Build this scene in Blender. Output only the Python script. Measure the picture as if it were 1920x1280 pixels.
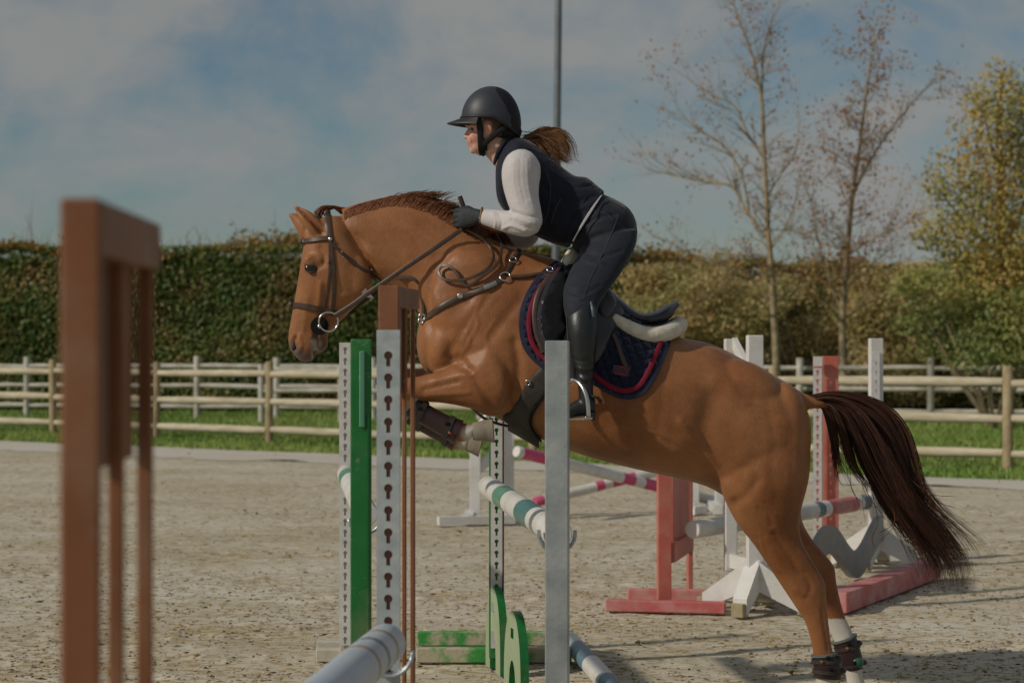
import bpy, bmesh, math, random
import numpy as np
from mathutils import Vector, Matrix, Quaternion
from mathutils.bvhtree import BVHTree
from mathutils.geometry import delaunay_2d_cdt

random.seed(7); np.random.seed(7)
scene = bpy.context.scene
col = scene.collection
for o in list(bpy.data.objects): bpy.data.objects.remove(o)

# ------------------------------------------------------------------ camera, sky, sun, exposure
CAMZ = 1.52
F = 70.0/36.0*1920.0            # focal length in photograph pixels
HY = F/445.0                    # distance of the horse's mid plane
cam = bpy.data.cameras.new('camera'); camo = bpy.data.objects.new('camera', cam)
col.objects.link(camo); scene.camera = camo
camo.location = (0, 0, CAMZ); camo.rotation_euler = (math.radians(90), 0, 0)
cam.lens = 70; cam.sensor_width = 36; cam.clip_end = 3000; cam.clip_start = 0.05
cam.dof.use_dof = True; cam.dof.focus_distance = HY-0.25; cam.dof.aperture_fstop = 3.7

SUN_DIR = Vector((0.90, 0.436, 0)).normalized()      # where the light travels to, on the ground
SUN_EL = math.radians(34)
w = bpy.data.worlds.new('World'); scene.world = w; w.use_nodes = True
nt = w.node_tree; nt.nodes.clear()
def N(nt, typ, **k):
    n = nt.nodes.new(typ)
    for a, b in k.items():
        if a.startswith('i_'):
            key = a[2:]
            key = int(key) if key.isdigit() else key.replace('_', ' ')
            n.inputs[key].default_value = b
        else: setattr(n, a, b)
    return n
sky = N(nt, 'ShaderNodeTexSky', sky_type='NISHITA', sun_disc=False, sun_elevation=SUN_EL,
        sun_rotation=math.atan2(-SUN_DIR.x, -SUN_DIR.y), altitude=100, air_density=1.0, dust_density=0.6, ozone_density=2.5)
tc = N(nt, 'ShaderNodeTexCoord')
mp = N(nt, 'ShaderNodeMapping'); mp.inputs['Scale'].default_value = (1.0, 1.0, 1.75); mp.inputs['Location'].default_value = (5.2, 1.4, 0.35)
n1 = N(nt, 'ShaderNodeTexNoise', i_Scale=8.5, i_Detail=8.0, i_Roughness=0.6, i_Distortion=0.35)
ramp = N(nt, 'ShaderNodeValToRGB'); ramp.color_ramp.elements[0].position = 0.34; ramp.color_ramp.elements[1].position = 0.60
ramp.color_ramp.elements[0].color = (0, 0, 0, 1)
n2 = N(nt, 'ShaderNodeTexNoise', i_Scale=3.0, i_Detail=4.0, i_Roughness=0.5)
cl = N(nt, 'ShaderNodeMixRGB', blend_type='MIX'); cl.inputs[1].default_value = (2.25, 2.45, 2.52, 1); cl.inputs[2].default_value = (3.2, 3.17, 3.05, 1)
tint = N(nt, 'ShaderNodeMixRGB', blend_type='MULTIPLY', i_0=1.0); tint.inputs[2].default_value = (0.44, 0.495, 0.485, 1)
mix = N(nt, 'ShaderNodeMixRGB', blend_type='MIX')
bg = N(nt, 'ShaderNodeBackground', i_Strength=0.15)
out = N(nt, 'ShaderNodeOutputWorld')
L = nt.links.new
L(tc.outputs['Generated'], mp.inputs['Vector']); L(mp.outputs['Vector'], n1.inputs['Vector']); L(mp.outputs['Vector'], n2.inputs['Vector'])
L(n1.outputs['Fac'], ramp.inputs['Fac']); L(n2.outputs['Fac'], cl.inputs[0]); L(sky.outputs['Color'], tint.inputs[1])
L(ramp.outputs['Color'], mix.inputs[0]); L(tint.outputs['Color'], mix.inputs[1]); L(cl.outputs['Color'], mix.inputs[2])
L(mix.outputs['Color'], bg.inputs['Color']); L(bg.outputs['Background'], out.inputs['Surface'])
sl = bpy.data.lights.new('sun', 'SUN'); sl.energy = 3.8; sl.angle = math.radians(1.8); sl.color = (1.0, 0.91, 0.78)
so = bpy.data.objects.new('sun', sl); col.objects.link(so)
d = Vector((SUN_DIR.x*math.cos(SUN_EL), SUN_DIR.y*math.cos(SUN_EL), -math.sin(SUN_EL)))
so.rotation_euler = d.to_track_quat('-Z', 'Y').to_euler(); so.location = (-6, -4, 8)
vs = scene.view_settings
vs.view_transform = 'Standard'; vs.look = 'None'; vs.gamma = 1.0; vs.use_curve_mapping = False
vs.exposure = -0.72
scene.render.engine = 'CYCLES'

# ------------------------------------------------------------------ helpers
def P(u, v, Y): return Vector(((u-960)/F*Y, Y, CAMZ-(v-640)/F*Y))
def SY(s): return F/s
def GY(v): return CAMZ*F/(v-640.0)             # depth of the ground seen at row v
def PG(u, v):
    Y = GY(v); return Vector(((u-960)/F*Y, Y, 0.0))

class MB:
    def __init__(s): s.v = []; s.f = []; s.m = []
    def add(s, vs, fs, mi=0):
        b = len(s.v); s.v += [tuple(p) for p in vs]; s.f += [tuple(i+b for i in f) for f in fs]; s.m += [mi]*len(fs)
    def box(s, c, size, R=None, mi=0, bev=0.0):
        x, y, z = [a/2 for a in size]; c = Vector(c)
        if bev > 0:
            bm = bmesh.new(); bmesh.ops.create_cube(bm, size=1)
            for q in bm.verts: q.co = Vector((q.co.x*2*x, q.co.y*2*y, q.co.z*2*z))
            bmesh.ops.bevel(bm, geom=bm.edges[:], offset=min(bev, min(x, y, z)*0.9), segments=1, affect='EDGES')
            bm.verts.ensure_lookup_table()
            vs = [q.co.copy() for q in bm.verts]; fs = [[q.index for q in f.verts] for f in bm.faces]; bm.free()
        else:
            vs = [Vector((i*x, j*y, k*z)) for i in (-1, 1) for j in (-1, 1) for k in (-1, 1)]
            fs = [(0, 1, 3, 2), (4, 6, 7, 5), (0, 4, 5, 1), (2, 3, 7, 6), (0, 2, 6, 4), (1, 5, 7, 3)]
        if R is not None: vs = [R @ q for q in vs]
        s.add([q+c for q in vs], fs, mi)
    def beam(s, a, b, wd, ht, up=(0, 0, 1), mi=0, bev=0.0):
        a = Vector(a); b = Vector(b); t = b-a; ln = t.length; t.normalize(); up = Vector(up)
        sd = t.cross(up).normalized(); u2 = sd.cross(t)
        R = Matrix((t, sd, u2)).transposed()
        s.box((a+b)/2, (ln, wd, ht), R, mi, bev)
    def tube(s, pts, rad, n=8, mi=0, cap=True, mids=None, flat=1.0):
        pts = [Vector(p) for p in pts]; k = len(pts)
        if not hasattr(rad, '__len__'): rad = [rad]*k
        base = len(s.v); ref = None
        for i, p in enumerate(pts):
            t = (pts[min(i+1, k-1)]-pts[max(i-1, 0)])
            t = t.normalized() if t.length > 1e-9 else Vector((0, 0, 1))
            if ref is None:
                ref = Vector((0, 1, 0)) if abs(t.y) < 0.9 else Vector((1, 0, 0))
            a = (ref-t*ref.dot(t)).normalized(); ref = a; b = t.cross(a)
            for j in range(n):
                th = 2*math.pi*j/n
                s.v.append(tuple(p+a*(rad[i]*math.cos(th)*flat)+b*(rad[i]*math.sin(th))))
        for i in range(k-1):
            m_ = mids[i] if mids else mi
            for j in range(n):
                j2 = (j+1) % n
                s.f.append((base+i*n+j, base+i*n+j2, base+(i+1)*n+j2, base+(i+1)*n+j)); s.m.append(m_)
        if cap:
            s.f.append(tuple(base+j for j in range(n))[::-1]); s.m.append(mids[0] if mids else mi)
            s.f.append(tuple(base+(k-1)*n+j for j in range(n))); s.m.append(mids[-1] if mids else mi)
    def prism(s, poly, off, mi=0):
        """planar polygon of 3D points extruded by the vector off"""
        n = len(poly); off = Vector(off); vs = [Vector(p) for p in poly]; vs = vs+[p+off for p in vs]
        s.add(vs, [tuple(range(n))[::-1], tuple(range(n, 2*n))]+[(i, (i+1) % n, n+(i+1) % n, n+i) for i in range(n)], mi)
    def build(s, name, mats, parent=None, smooth=False, sharp=None):
        me = bpy.data.meshes.new(name); me.from_pydata(s.v, [], s.f)
        return finish(me, name, mats, parent, smooth, s.m, sharp)

def finish(me, name, mats, parent=None, smooth=False, mi=None, sharp=None, recalc=True):
    if not isinstance(mats, (list, tuple)): mats = [mats]
    for m in mats: me.materials.append(m)
    if mi is not None and any(mi): me.polygons.foreach_set('material_index', np.array(mi, dtype=np.int32))
    if recalc:
        bm = bmesh.new(); bm.from_mesh(me); bmesh.ops.recalc_face_normals(bm, faces=bm.faces[:]); bm.to_mesh(me); bm.free()
    if smooth:
        me.polygons.foreach_set('use_smooth', np.ones(len(me.polygons), dtype=bool))
        if sharp: me.set_sharp_from_angle(angle=math.radians(sharp))
    o = bpy.data.objects.new(name, me); col.objects.link(o)
    if parent is not None: adopt(o, parent)
    return o
def adopt(o, parent):
    o.parent = parent
    Mx = Matrix.Translation(parent.location) if parent.type == 'EMPTY' else Matrix.Identity(4)
    o.matrix_parent_inverse = Mx.inverted()
def thing(name, label, cat, loc, group=None):
    o = bpy.data.objects.new(name, None); col.objects.link(o); o.location = loc; o.empty_display_size = 0.05
    o['label'] = label; o['category'] = cat
    if group: o['group'] = group
    return o
def tag(o, label, cat, group=None):
    o['label'] = label; o['category'] = cat
    if group: o['group'] = group
    return o
def struct(o): o['kind'] = 'structure'; return o
def stuff(o): o['kind'] = 'stuff'; return o

# ---- materials
def mat(name, c1, c2=None, scale=8.0, rough=0.6, spec=0.4, metal=0.0, bump=0.0, bscale=None, sheen=0.0, coat=0.0, detail=4.0, stretch=None, lo=0.35, hi=0.65, bdist=0.01, sub=0.0):
    m = bpy.data.materials.new(name); m.use_nodes = True; t = m.node_tree; b = t.nodes['Principled BSDF']
    b.inputs['Roughness'].default_value = rough; b.inputs['Specular IOR Level'].default_value = spec; b.inputs['Metallic'].default_value = metal
    if sheen: b.inputs['Sheen Weight'].default_value = sheen; b.inputs['Sheen Roughness'].default_value = 0.4
    if coat: b.inputs['Coat Weight'].default_value = coat; b.inputs['Coat Roughness'].default_value = 0.15
    c1 = tuple(c1)+(1,)
    b.inputs['Base Color'].default_value = c1
    co = N(t, 'ShaderNodeTexCoord'); vec = co.outputs['Object']
    if stretch:
        mp = N(t, 'ShaderNodeMapping'); mp.inputs['Scale'].default_value = stretch; t.links.new(vec, mp.inputs['Vector']); vec = mp.outputs['Vector']
    if c2 is not None:
        nz = N(t, 'ShaderNodeTexNoise', i_Scale=scale, i_Detail=detail, i_Roughness=0.6); t.links.new(vec, nz.inputs['Vector'])
        r = N(t, 'ShaderNodeValToRGB'); r.color_ramp.elements[0].position = lo; r.color_ramp.elements[1].position = hi
        r.color_ramp.elements[0].color = c1; r.color_ramp.elements[1].color = tuple(c2)+(1,)
        t.links.new(nz.outputs['Fac'], r.inputs['Fac']); t.links.new(r.outputs['Color'], b.inputs['Base Color'])
    if bump:
        nb = N(t, 'ShaderNodeTexNoise', i_Scale=bscale or scale*6, i_Detail=3.0); t.links.new(vec, nb.inputs['Vector'])
        bp = N(t, 'ShaderNodeBump', i_Strength=bump, i_Distance=bdist); t.links.new(nb.outputs['Fac'], bp.inputs['Height']); t.links.new(bp.outputs['Normal'], b.inputs['Normal'])
    return m
def hairmat(name, cols, rough=0.42):
    m = bpy.data.materials.new(name); m.use_nodes = True; t = m.node_tree; b = t.nodes['Principled BSDF']; b.inputs['Roughness'].default_value = rough; b.inputs['Specular IOR Level'].default_value = 0.35
    g = N(t, 'ShaderNodeNewGeometry'); r = N(t, 'ShaderNodeValToRGB'); cr = r.color_ramp
    while len(cr.elements) < len(cols): cr.elements.new(0.5)
    for i, c in enumerate(cols): cr.elements[i].position = i/(len(cols)-1); cr.elements[i].color = tuple(c)+(1,)
    t.links.new(g.outputs['Random Per Island'], r.inputs['Fac']); t.links.new(r.outputs['Color'], b.inputs['Base Color']); return m
def leafmat(name, cols, noise_cols=None, nscale=0.6, trans=0.35):
    """leaf colour by leaf (random per island), mixed with a slow drift from branch to branch"""
    m = bpy.data.materials.new(name); m.use_nodes = True; t = m.node_tree; t.nodes.clear()
    g = N(t, 'ShaderNodeNewGeometry'); r = N(t, 'ShaderNodeValToRGB'); cr = r.color_ramp
    cr.interpolation = 'LINEAR'
    while len(cr.elements) < len(cols): cr.elements.new(0.5)
    for i, c in enumerate(cols): cr.elements[i].position = i/(len(cols)-1); cr.elements[i].color = tuple(c)+(1,)
    t.links.new(g.outputs['Random Per Island'], r.inputs['Fac']); colr = r.outputs['Color']
    if noise_cols:
        co = N(t, 'ShaderNodeTexCoord'); nz = N(t, 'ShaderNodeTexNoise', i_Scale=nscale, i_Detail=2.0); t.links.new(co.outputs['Object'], nz.inputs['Vector'])
        r2 = N(t, 'ShaderNodeValToRGB'); cr2 = r2.color_ramp
        while len(cr2.elements) < len(noise_cols): cr2.elements.new(0.5)
        for i, c in enumerate(noise_cols): cr2.elements[i].position = 0.36+0.28*i/(len(noise_cols)-1); cr2.elements[i].color = tuple(c)+(1,)
        t.links.new(nz.outputs['Fac'], r2.inputs['Fac'])
        mx = N(t, 'ShaderNodeMixRGB', blend_type='MIX', i_0=0.55); t.links.new(colr, mx.inputs[1]); t.links.new(r2.outputs['Color'], mx.inputs[2]); colr = mx.outputs['Color']
    dfn = N(t, 'ShaderNodeBsdfDiffuse'); tr = N(t, 'ShaderNodeBsdfTranslucent'); gl = N(t, 'ShaderNodeBsdfGlossy', i_Roughness=0.45)
    ms = N(t, 'ShaderNodeMixShader', i_0=trans); ms2 = N(t, 'ShaderNodeMixShader', i_0=0.02); o = N(t, 'ShaderNodeOutputMaterial')
    t.links.new(colr, dfn.inputs['Color']); t.links.new(colr, tr.inputs['Color'])
    t.links.new(dfn.outputs[0], ms.inputs[1]); t.links.new(tr.outputs[0], ms.inputs[2]); t.links.new(ms.outputs[0], ms2.inputs[1]); t.links.new(gl.outputs[0], ms2.inputs[2]); t.links.new(ms2.outputs[0], o.inputs['Surface'])
    return m

# ---- curves and organic surfaces
def crom(pts, k):
    """Catmull-Rom resampling of a list of equal length tuples"""
    A = np.array(pts, dtype=float); n = len(A)
    if n < 2: return A
    E = np.vstack([2*A[0]-A[1], A, 2*A[-1]-A[-2]]); out = []
    for i in range(n-1):
        p0, p1, p2, p3 = E[i:i+4]
        for j in range(k):
            t = j/k
            out.append(0.5*((2*p1)+(-p0+p2)*t+(2*p0-5*p1+4*p2-p3)*t*t+(-p0+3*p1-3*p2+p3)*t**3))
    out.append(A[-1]); return np.array(out)
def rings(spec, Y=None, k=4, n=22, grow=0.0, mirror=False):
    """spec rows: (u1,v1,u2,v2,halfwidth,yoff[,exp]) - two outline points in photograph pixels, half width across, offset from the mid plane"""
    rows = []
    for r in spec:
        r = list(r)+[2.0]*(7-len(r)) if len(r) < 7 else list(r)
        y = HY+r[5]; a = P(r[0], r[1], y); b = P(r[2], r[3], y)
        rows.append((a.x, a.z, b.x, b.z, r[4], y, r[6]))
    R = crom(rows, k); V = []
    for (ax, az, bx, bz, wd, y, ex) in R:
        c = np.array([(ax+bx)/2, y, (az+bz)/2]); h = np.array([(ax-bx)/2, 0, (az-bz)/2]); ln = np.linalg.norm(h)+1e-9
        h = h*(ln+grow)/ln; lat = np.array([0, wd+grow, 0])
        for j in range(n):
            th = 2*math.pi*j/n; cs, sn = math.cos(th), math.sin(th)
            V.append(c+h*math.copysign(abs(cs)**(2/ex), cs)+lat*math.copysign(abs(sn)**(2/ex), sn))
    V = np.array(V)
    if mirror: V[:, 1] = 2*HY-V[:, 1]
    k2 = len(R); Fs = []
    for i in range(k2-1):
        for j in range(n):
            Fs.append((i*n+j, i*n+(j+1) % n, (i+1)*n+(j+1) % n, (i+1)*n+j))
    Fs.append(tuple(range(n))[::-1]); Fs.append(tuple((k2-1)*n+j for j in range(n)))
    return V, Fs
def tubepart(spec, k=4, n=14, grow=0.0, mirror=False):
    """spec rows: (u,v,radius,yoff) -> closed tapered tube"""
    rows = [tuple(P(r[0], r[1], HY+r[3]))+(r[2]+grow,) for r in spec]
    R = crom(rows, k); mb = MB(); mb.tube([Vector(r[:3]) for r in R], [max(r[3], 1e-4) for r in R], n)
    V = np.array(mb.v)
    if mirror: V[:, 1] = 2*HY-V[:, 1]
    return V, mb.f
def tubew(pts, rad, k=3, n=12):
    rows = [tuple(p)+(r,) for p, r in zip(pts, rad)]; R = crom(rows, k); mb = MB()
    mb.tube([Vector(r[:3]) for r in R], [max(r[3], 1e-4) for r in R], n); return np.array(mb.v), mb.f
def ell(u, v, y, rx, ry, rz, ang=0.0, mirror=False, n=14):
    """ellipsoid centred on a pixel at offset y; ang rotates it in the picture's plane (degrees, up-left positive)"""
    c = P(u, v, HY+y); V = []; Fs = []
    R = Matrix.Rotation(math.radians(ang), 3, 'Y')
    for i in range(n+1):
        ph = math.pi*i/n
        for j in range(2*n):
            th = math.pi*j/n
            q = R @ Vector((rx*math.sin(ph)*math.cos(th), ry*math.sin(ph)*math.sin(th), rz*math.cos(ph)))
            V.append(c+q)
    for i in range(n):
        for j in range(2*n):
            Fs.append((i*2*n+j, i*2*n+(j+1) % (2*n), (i+1)*2*n+(j+1) % (2*n), (i+1)*2*n+j))
    V = np.array([tuple(q) for q in V])
    if mirror: V[:, 1] = 2*HY-V[:, 1]
    return V, Fs
def smooth_np(V, E, it, lam=0.5, mu=-0.52):
    n = len(V); deg = np.bincount(E.ravel(), minlength=n).astype(float)[:, None]; deg[deg == 0] = 1
    for k in range(it*2):
        S = np.zeros_like(V)
        for c in range(3):
            S[:, c] = np.bincount(E[:, 0], weights=V[E[:, 1], c], minlength=n)+np.bincount(E[:, 1], weights=V[E[:, 0], c], minlength=n)
        V = V+(lam if k % 2 == 0 else mu)*(S/deg-V)
    return V
def organic(parts, voxel, it=6, plain=0):
    """union of closed pieces as one continuous skin: voxel remesh, then smoothing. returns mesh, vertex array, edges"""
    vs = []; fs = []
    for V, Fs in parts:
        b = len(vs); vs += [tuple(p) for p in V]; fs += [tuple(i+b for i in f) for f in Fs]
    me = bpy.data.meshes.new('tmp'); me.from_pydata(vs, [], fs)
    bm = bmesh.new(); bm.from_mesh(me); bmesh.ops.remove_doubles(bm, verts=bm.verts[:], dist=1e-6); bmesh.ops.recalc_face_normals(bm, faces=bm.faces[:]); bm.to_mesh(me); bm.free()
    o = bpy.data.objects.new('tmp', me); col.objects.link(o)
    md = o.modifiers.new('r', 'REMESH'); md.mode = 'VOXEL'; md.voxel_size = voxel
    dg = bpy.context.evaluated_depsgraph_get(); dg.update()
    m2 = bpy.data.meshes.new_from_object(o.evaluated_get(dg))
    bpy.data.objects.remove(o); bpy.data.meshes.remove(me)
    n = len(m2.vertices); V = np.empty(n*3); m2.vertices.foreach_get('co', V); V = V.reshape(-1, 3)
    E = np.empty(len(m2.edges)*2, dtype=np.int32); m2.edges.foreach_get('vertices', E); E = E.reshape(-1, 2)
    V = smooth_np(V, E, it)
    if plain: V = smooth_np(V, E, plain, 0.5, 0.0)
    m2.vertices.foreach_set('co', V.ravel()); m2.update()
    return m2, V, E
def vnormals(me):
    n = len(me.vertices); a = np.empty(n*3, dtype=np.float32); me.vertex_normals.foreach_get('vector', a); return a.reshape(-1, 3).astype(float)
def polydist(X, Z, pts):
    D = np.full(len(X), 1e9)
    for (a, b) in zip(pts[:-1], pts[1:]):
        dx, dz = b[0]-a[0], b[1]-a[1]; l2 = dx*dx+dz*dz+1e-12
        t = np.clip(((X-a[0])*dx+(Z-a[1])*dz)/l2, 0, 1); D = np.minimum(D, np.hypot(X-a[0]-t*dx, Z-a[1]-t*dz))
    return D
def strokes(me, V, S):
    """muscle relief: S rows (pixel polyline, sigma m, height m, yoff, side) pushed along the normals; side -1 near flank, 1 far, 0 both"""
    Nn = vnormals(me); tot = np.zeros(len(V))
    for pix, sg, h, yo, side in S:
        pp = [(P(u, v, HY+yo).x, P(u, v, HY+yo).z) for u, v in crom(pix, 4)] if len(pix) > 1 else [(P(pix[0][0], pix[0][1], HY+yo).x, P(pix[0][0], pix[0][1], HY+yo).z)]*2
        D = polydist(V[:, 0], V[:, 2], pp); wgt = np.exp(-(D/sg)**2)*h*np.clip(np.abs(Nn[:, 1])*1.4, 0, 1)
        if side: wgt = wgt*((V[:, 1]-HY)*side > 0)
        tot += wgt
    V = V+Nn*tot[:, None]
    me.vertices.foreach_set('co', V.ravel()); me.update(); return V
def setcol(me, A, name='tint'):
    at = me.color_attributes.new(name, 'FLOAT_COLOR', 'POINT'); B = np.ones((len(A), 4)); B[:, :A.shape[1]] = A; at.data.foreach_set('color', B.ravel())
def strands(name, guides, count, rad, mats, parent, jitter, ydepth, seed=1, k=5, tail=0.15, wob=0.01, lens=(0.75, 1.0), flatn=3, clump=0, cs=0.16):
    """hair: every strand blends two neighbouring guide curves (pixel u,v,yoff rows of equal length)"""
    rs = np.random.RandomState(seed); G = [np.array([tuple(P(u, v, HY+y)) for u, v, y in g]) for g in guides]
    G = [crom(g, k) for g in G]; mb = MB(); ng = len(G)
    cl = None
    if clump: cl = [(rs.uniform(0, ng-1.001), rs.normal(0, ydepth), rs.uniform(0, 6.28, 3), rs.uniform(0.5, 1.5, 3), rs.normal(0, jitter, 3)) for _ in range(clump)]
    for i in range(count):
        if cl: c0 = cl[rs.randint(clump)]; f = min(max(c0[0]+rs.normal(0, cs), 0), ng-1.001); yb = c0[1]
        else: f = rs.uniform(0, ng-1.001); yb = rs.normal(0, ydepth)
        a = int(f); f -= a
        C = G[a]*(1-f)+G[a+1]*f; m = len(C); T = np.linspace(0, 1, m)[:, None]
        off = np.array([rs.normal(0, jitter), 0, rs.normal(0, jitter)]); yy = np.array([0, yb, 0])
        ph = rs.uniform(0, 6.28, 3); fr = rs.uniform(0.6, 1.8, 3)
        wv = np.stack([np.sin(T[:, 0]*fr[q]*6.28+ph[q]) for q in range(3)], 1)*wob
        if cl:
            wv = wv*0.35+np.stack([np.sin(T[:, 0]*c0[3][q]*6.28+c0[2][q]) for q in range(3)], 1)*wob; off = off*0.45+c0[4]
        C = C+off*T+yy*np.minimum(T*3+0.15, 1)+wv*T
        e = max(3, int(m*rs.uniform(*lens))); C = C[:e]; T = np.linspace(0, 1, e)
        r = rad*rs.uniform(0.6, 1.3)*np.clip((1.02-T)/tail, 0.12, 1)
        mb.tube([Vector(p) for p in C], list(r), flatn, cap=False)
    return mb.build(name, mats, parent, smooth=True)

# ------------------------------------------------------------------ the setting
def quadmesh(name, V, mats, parent=None):
    """V (n,4,3) loose quads"""
    n = len(V); me = bpy.data.meshes.new(name); me.vertices.add(n*4); me.vertices.foreach_set('co', V.reshape(-1).astype(np.float32))
    me.loops.add(n*4); me.loops.foreach_set('vertex_index', np.arange(n*4, dtype=np.int32))
    me.polygons.add(n); me.polygons.foreach_set('loop_start', np.arange(0, n*4, 4, dtype=np.int32)); me.polygons.foreach_set('loop_total', np.full(n, 4, dtype=np.int32))
    me.update(calc_edges=True)
    return finish(me, name, mats, parent, recalc=False)
def leaves(name, C, size, mats, parent=None, seed=3, bias=None, aspect=0.6):
    rs = np.random.RandomState(seed); n = len(C)
    d = rs.normal(size=(n, 3))
    if bias is not None: d = d+np.array(bias)
    d /= np.linalg.norm(d, axis=1)[:, None]; t = rs.normal(size=(n, 3)); t -= d*(t*d).sum(1)[:, None]; t /= np.linalg.norm(t, axis=1)[:, None]+1e-9
    b = np.cross(d, t); s = size*rs.uniform(0.6, 1.35, n)[:, None]
    fold = d*s*0.18
    V = np.stack([C-t*s*0.5, C+b*s*0.5*aspect+fold, C+t*s*0.5, C-b*s*0.5*aspect+fold], 1)
    return quadmesh(name, V, mats, parent)
def poly_sheet(name, pts, z, m, sub=0):
    me = bpy.data.meshes.new(name); me.from_pydata([(x, y, z) for x, y in pts], [], [tuple(range(len(pts)))])
    return finish(me, name, m)

def sand_material(name, pale=False):
    m = bpy.data.materials.new(name); m.use_nodes = True; t = m.node_tree; b = t.nodes['Principled BSDF']
    b.inputs['Roughness'].default_value = 0.95; b.inputs['Specular IOR Level'].default_value = 0.1
    co = N(t, 'ShaderNodeTexCoord'); v = co.outputs['Object']; lk = t.links.new
    mp = N(t, 'ShaderNodeMapping'); mp.inputs['Scale'].default_value = (0.42, 1.0, 1.0); lk(v, mp.inputs['Vector']); vs_ = mp.outputs['Vector']
    big = N(t, 'ShaderNodeTexNoise', i_Scale=0.55, i_Detail=5.0, i_Roughness=0.6); lk(vs_, big.inputs['Vector'])
    mid = N(t, 'ShaderNodeTexNoise', i_Scale=5.0, i_Detail=6.0, i_Roughness=0.65); lk(vs_, mid.inputs['Vector'])
    r1 = N(t, 'ShaderNodeValToRGB'); e = r1.color_ramp.elements
    e[0].position = 0.36; e[1].position = 0.62
    e[0].color = (0.46, 0.40, 0.285, 1) if not pale else (0.52, 0.475, 0.39, 1); e[1].color = (0.62, 0.58, 0.49, 1) if not pale else (0.60, 0.575, 0.515, 1)
    ad = N(t, 'ShaderNodeMath', operation='ADD'); ml = N(t, 'ShaderNodeMath', operation='MULTIPLY', i_1=0.5)
    lk(big.outputs['Fac'], ad.inputs[0]); lk(mid.outputs['Fac'], ad.inputs[1]); lk(ad.outputs[0], ml.inputs[0]); lk(ml.outputs[0], r1.inputs['Fac'])
    # shreds of fibre and dark crumbs trodden into the sand
    fine = N(t, 'ShaderNodeTexNoise', i_Scale=30.0, i_Detail=3.0, i_Roughness=0.65); lk(vs_, fine.inputs['Vector'])
    patch = N(t, 'ShaderNodeTexNoise', i_Scale=1.3, i_Detail=3.0); lk(vs_, patch.inputs['Vector'])
    sm = N(t, 'ShaderNodeMath', operation='MULTIPLY_ADD', i_1=0.25, i_2=0.0); lk(patch.outputs['Fac'], sm.inputs[0])
    sa = N(t, 'ShaderNodeMath', operation='ADD'); lk(sm.outputs[0], sa.inputs[0]); lk(fine.outputs['Fac'], sa.inputs[1])
    r2 = N(t, 'ShaderNodeValToRGB'); e = r2.color_ramp.elements; e[0].position = 0.645; e[1].position = 0.69
    e[0].color = (0, 0, 0, 1); e[1].color = (0.8, 0.8, 0.8, 1) if not pale else (0.12, 0.12, 0.12, 1); lk(sa.outputs[0], r2.inputs['Fac'])
    mx = N(t, 'ShaderNodeMixRGB', blend_type='MIX'); mx.inputs[2].default_value = (0.33, 0.25, 0.125, 1); lk(r2.outputs['Color'], mx.inputs[0]); lk(r1.outputs['Color'], mx.inputs[1])
    lk(mx.outputs['Color'], b.inputs['Base Color'])
    bp = N(t, 'ShaderNodeBump', i_Strength=0.45 if not pale else 0.2, i_Distance=0.03); lk(mid.outputs['Fac'], bp.inputs['Height'])
    bp2 = N(t, 'ShaderNodeBump', i_Strength=0.55 if not pale else 0.25, i_Distance=0.012); lk(fine.outputs['Fac'], bp2.inputs['Height']); lk(bp.outputs['Normal'], bp2.inputs['Normal'])
    lk(bp2.outputs['Normal'], b.inputs['Normal'])
    return m
M = {}
M['sand'] = sand_material('arena_sand'); M['sandpale'] = sand_material('pale_edge_sand', True)
M['turf'] = mat('turf_soil', (0.07, 0.14, 0.02), (0.13, 0.21, 0.035), scale=1.2, rough=0.9, spec=0.1, bump=0.4, bscale=20)
M['blade'] = leafmat('grass_blades', [(0.14, 0.27, 0.05), (0.24, 0.38, 0.08), (0.34, 0.45, 0.12), (0.46, 0.48, 0.19)], [(0.15, 0.29, 0.05), (0.40, 0.46, 0.14)], 0.35, 0.3)

struct(poly_sheet('ground', [(-900, -60), (900, -60), (900, 1500), (-900, 1500)], -0.055, M['turf']))
def gl(x): return 30.2-0.647*(x+7.37)          # line where the grass begins
def el(x): return 27.9-0.60*(x+7.37)           # line where the pale edge begins
struct(poly_sheet('arena_base', [(-60, -40), (40, -40), (40, el(40)+1 if el(40) > -40 else -39), (16, el(16)+0.5), (-60, el(-60)+0.5)], -0.045, M['sand']))
# trodden sand: real relief of drifts, ridges and hoof prints
def vnoise(X, Y, cell, seed):
    r_ = np.random.RandomState(seed); n = 256; T = r_.uniform(-1, 1, (n, n)); x = X/cell; y = Y/cell; i = np.floor(x).astype(int); j = np.floor(y).astype(int); fx = x-i; fy = y-j
    fx = fx*fx*(3-2*fx); fy = fy*fy*(3-2*fy); i0, i1, j0, j1 = i % n, (i+1) % n, j % n, (j+1) % n
    return (T[i0, j0]*(1-fx)+T[i1, j0]*fx)*(1-fy)+(T[i0, j1]*(1-fx)+T[i1, j1]*fx)*fy
rp_ = np.random.RandomState(77); PR = np.stack([rp_.uniform(-5, 7, 620), 1/rp_.uniform(1/24, 1/5, 620), rp_.uniform(.05, .085, 620), rp_.uniform(.006, .02, 620)], 1)
def sandz(X, Y):
    Z = 0.007*vnoise(X*0.6, Y, 0.9, 1)+0.006*vnoise(X*0.5, Y, 0.33, 2)+0.0045*vnoise(X*0.7, Y, 0.13, 3)+0.003*vnoise(X, Y, 0.055, 4)
    for px_, py_, r_, dp in PR:
        q = ((X-px_)/(r_*1.15))**2+((Y-py_)/r_)**2; near_ = q < 9
        Z[near_] += (-dp*np.exp(-q[near_]*1.2)+dp*0.45*np.exp(-(np.sqrt(q[near_])-1.5)**2*5))
    return Z-0.010
gy = 4.6*np.exp(np.linspace(0, math.log(28/4.6), 520)); gf = np.linspace(-0.36, 0.36, 420)
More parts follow.
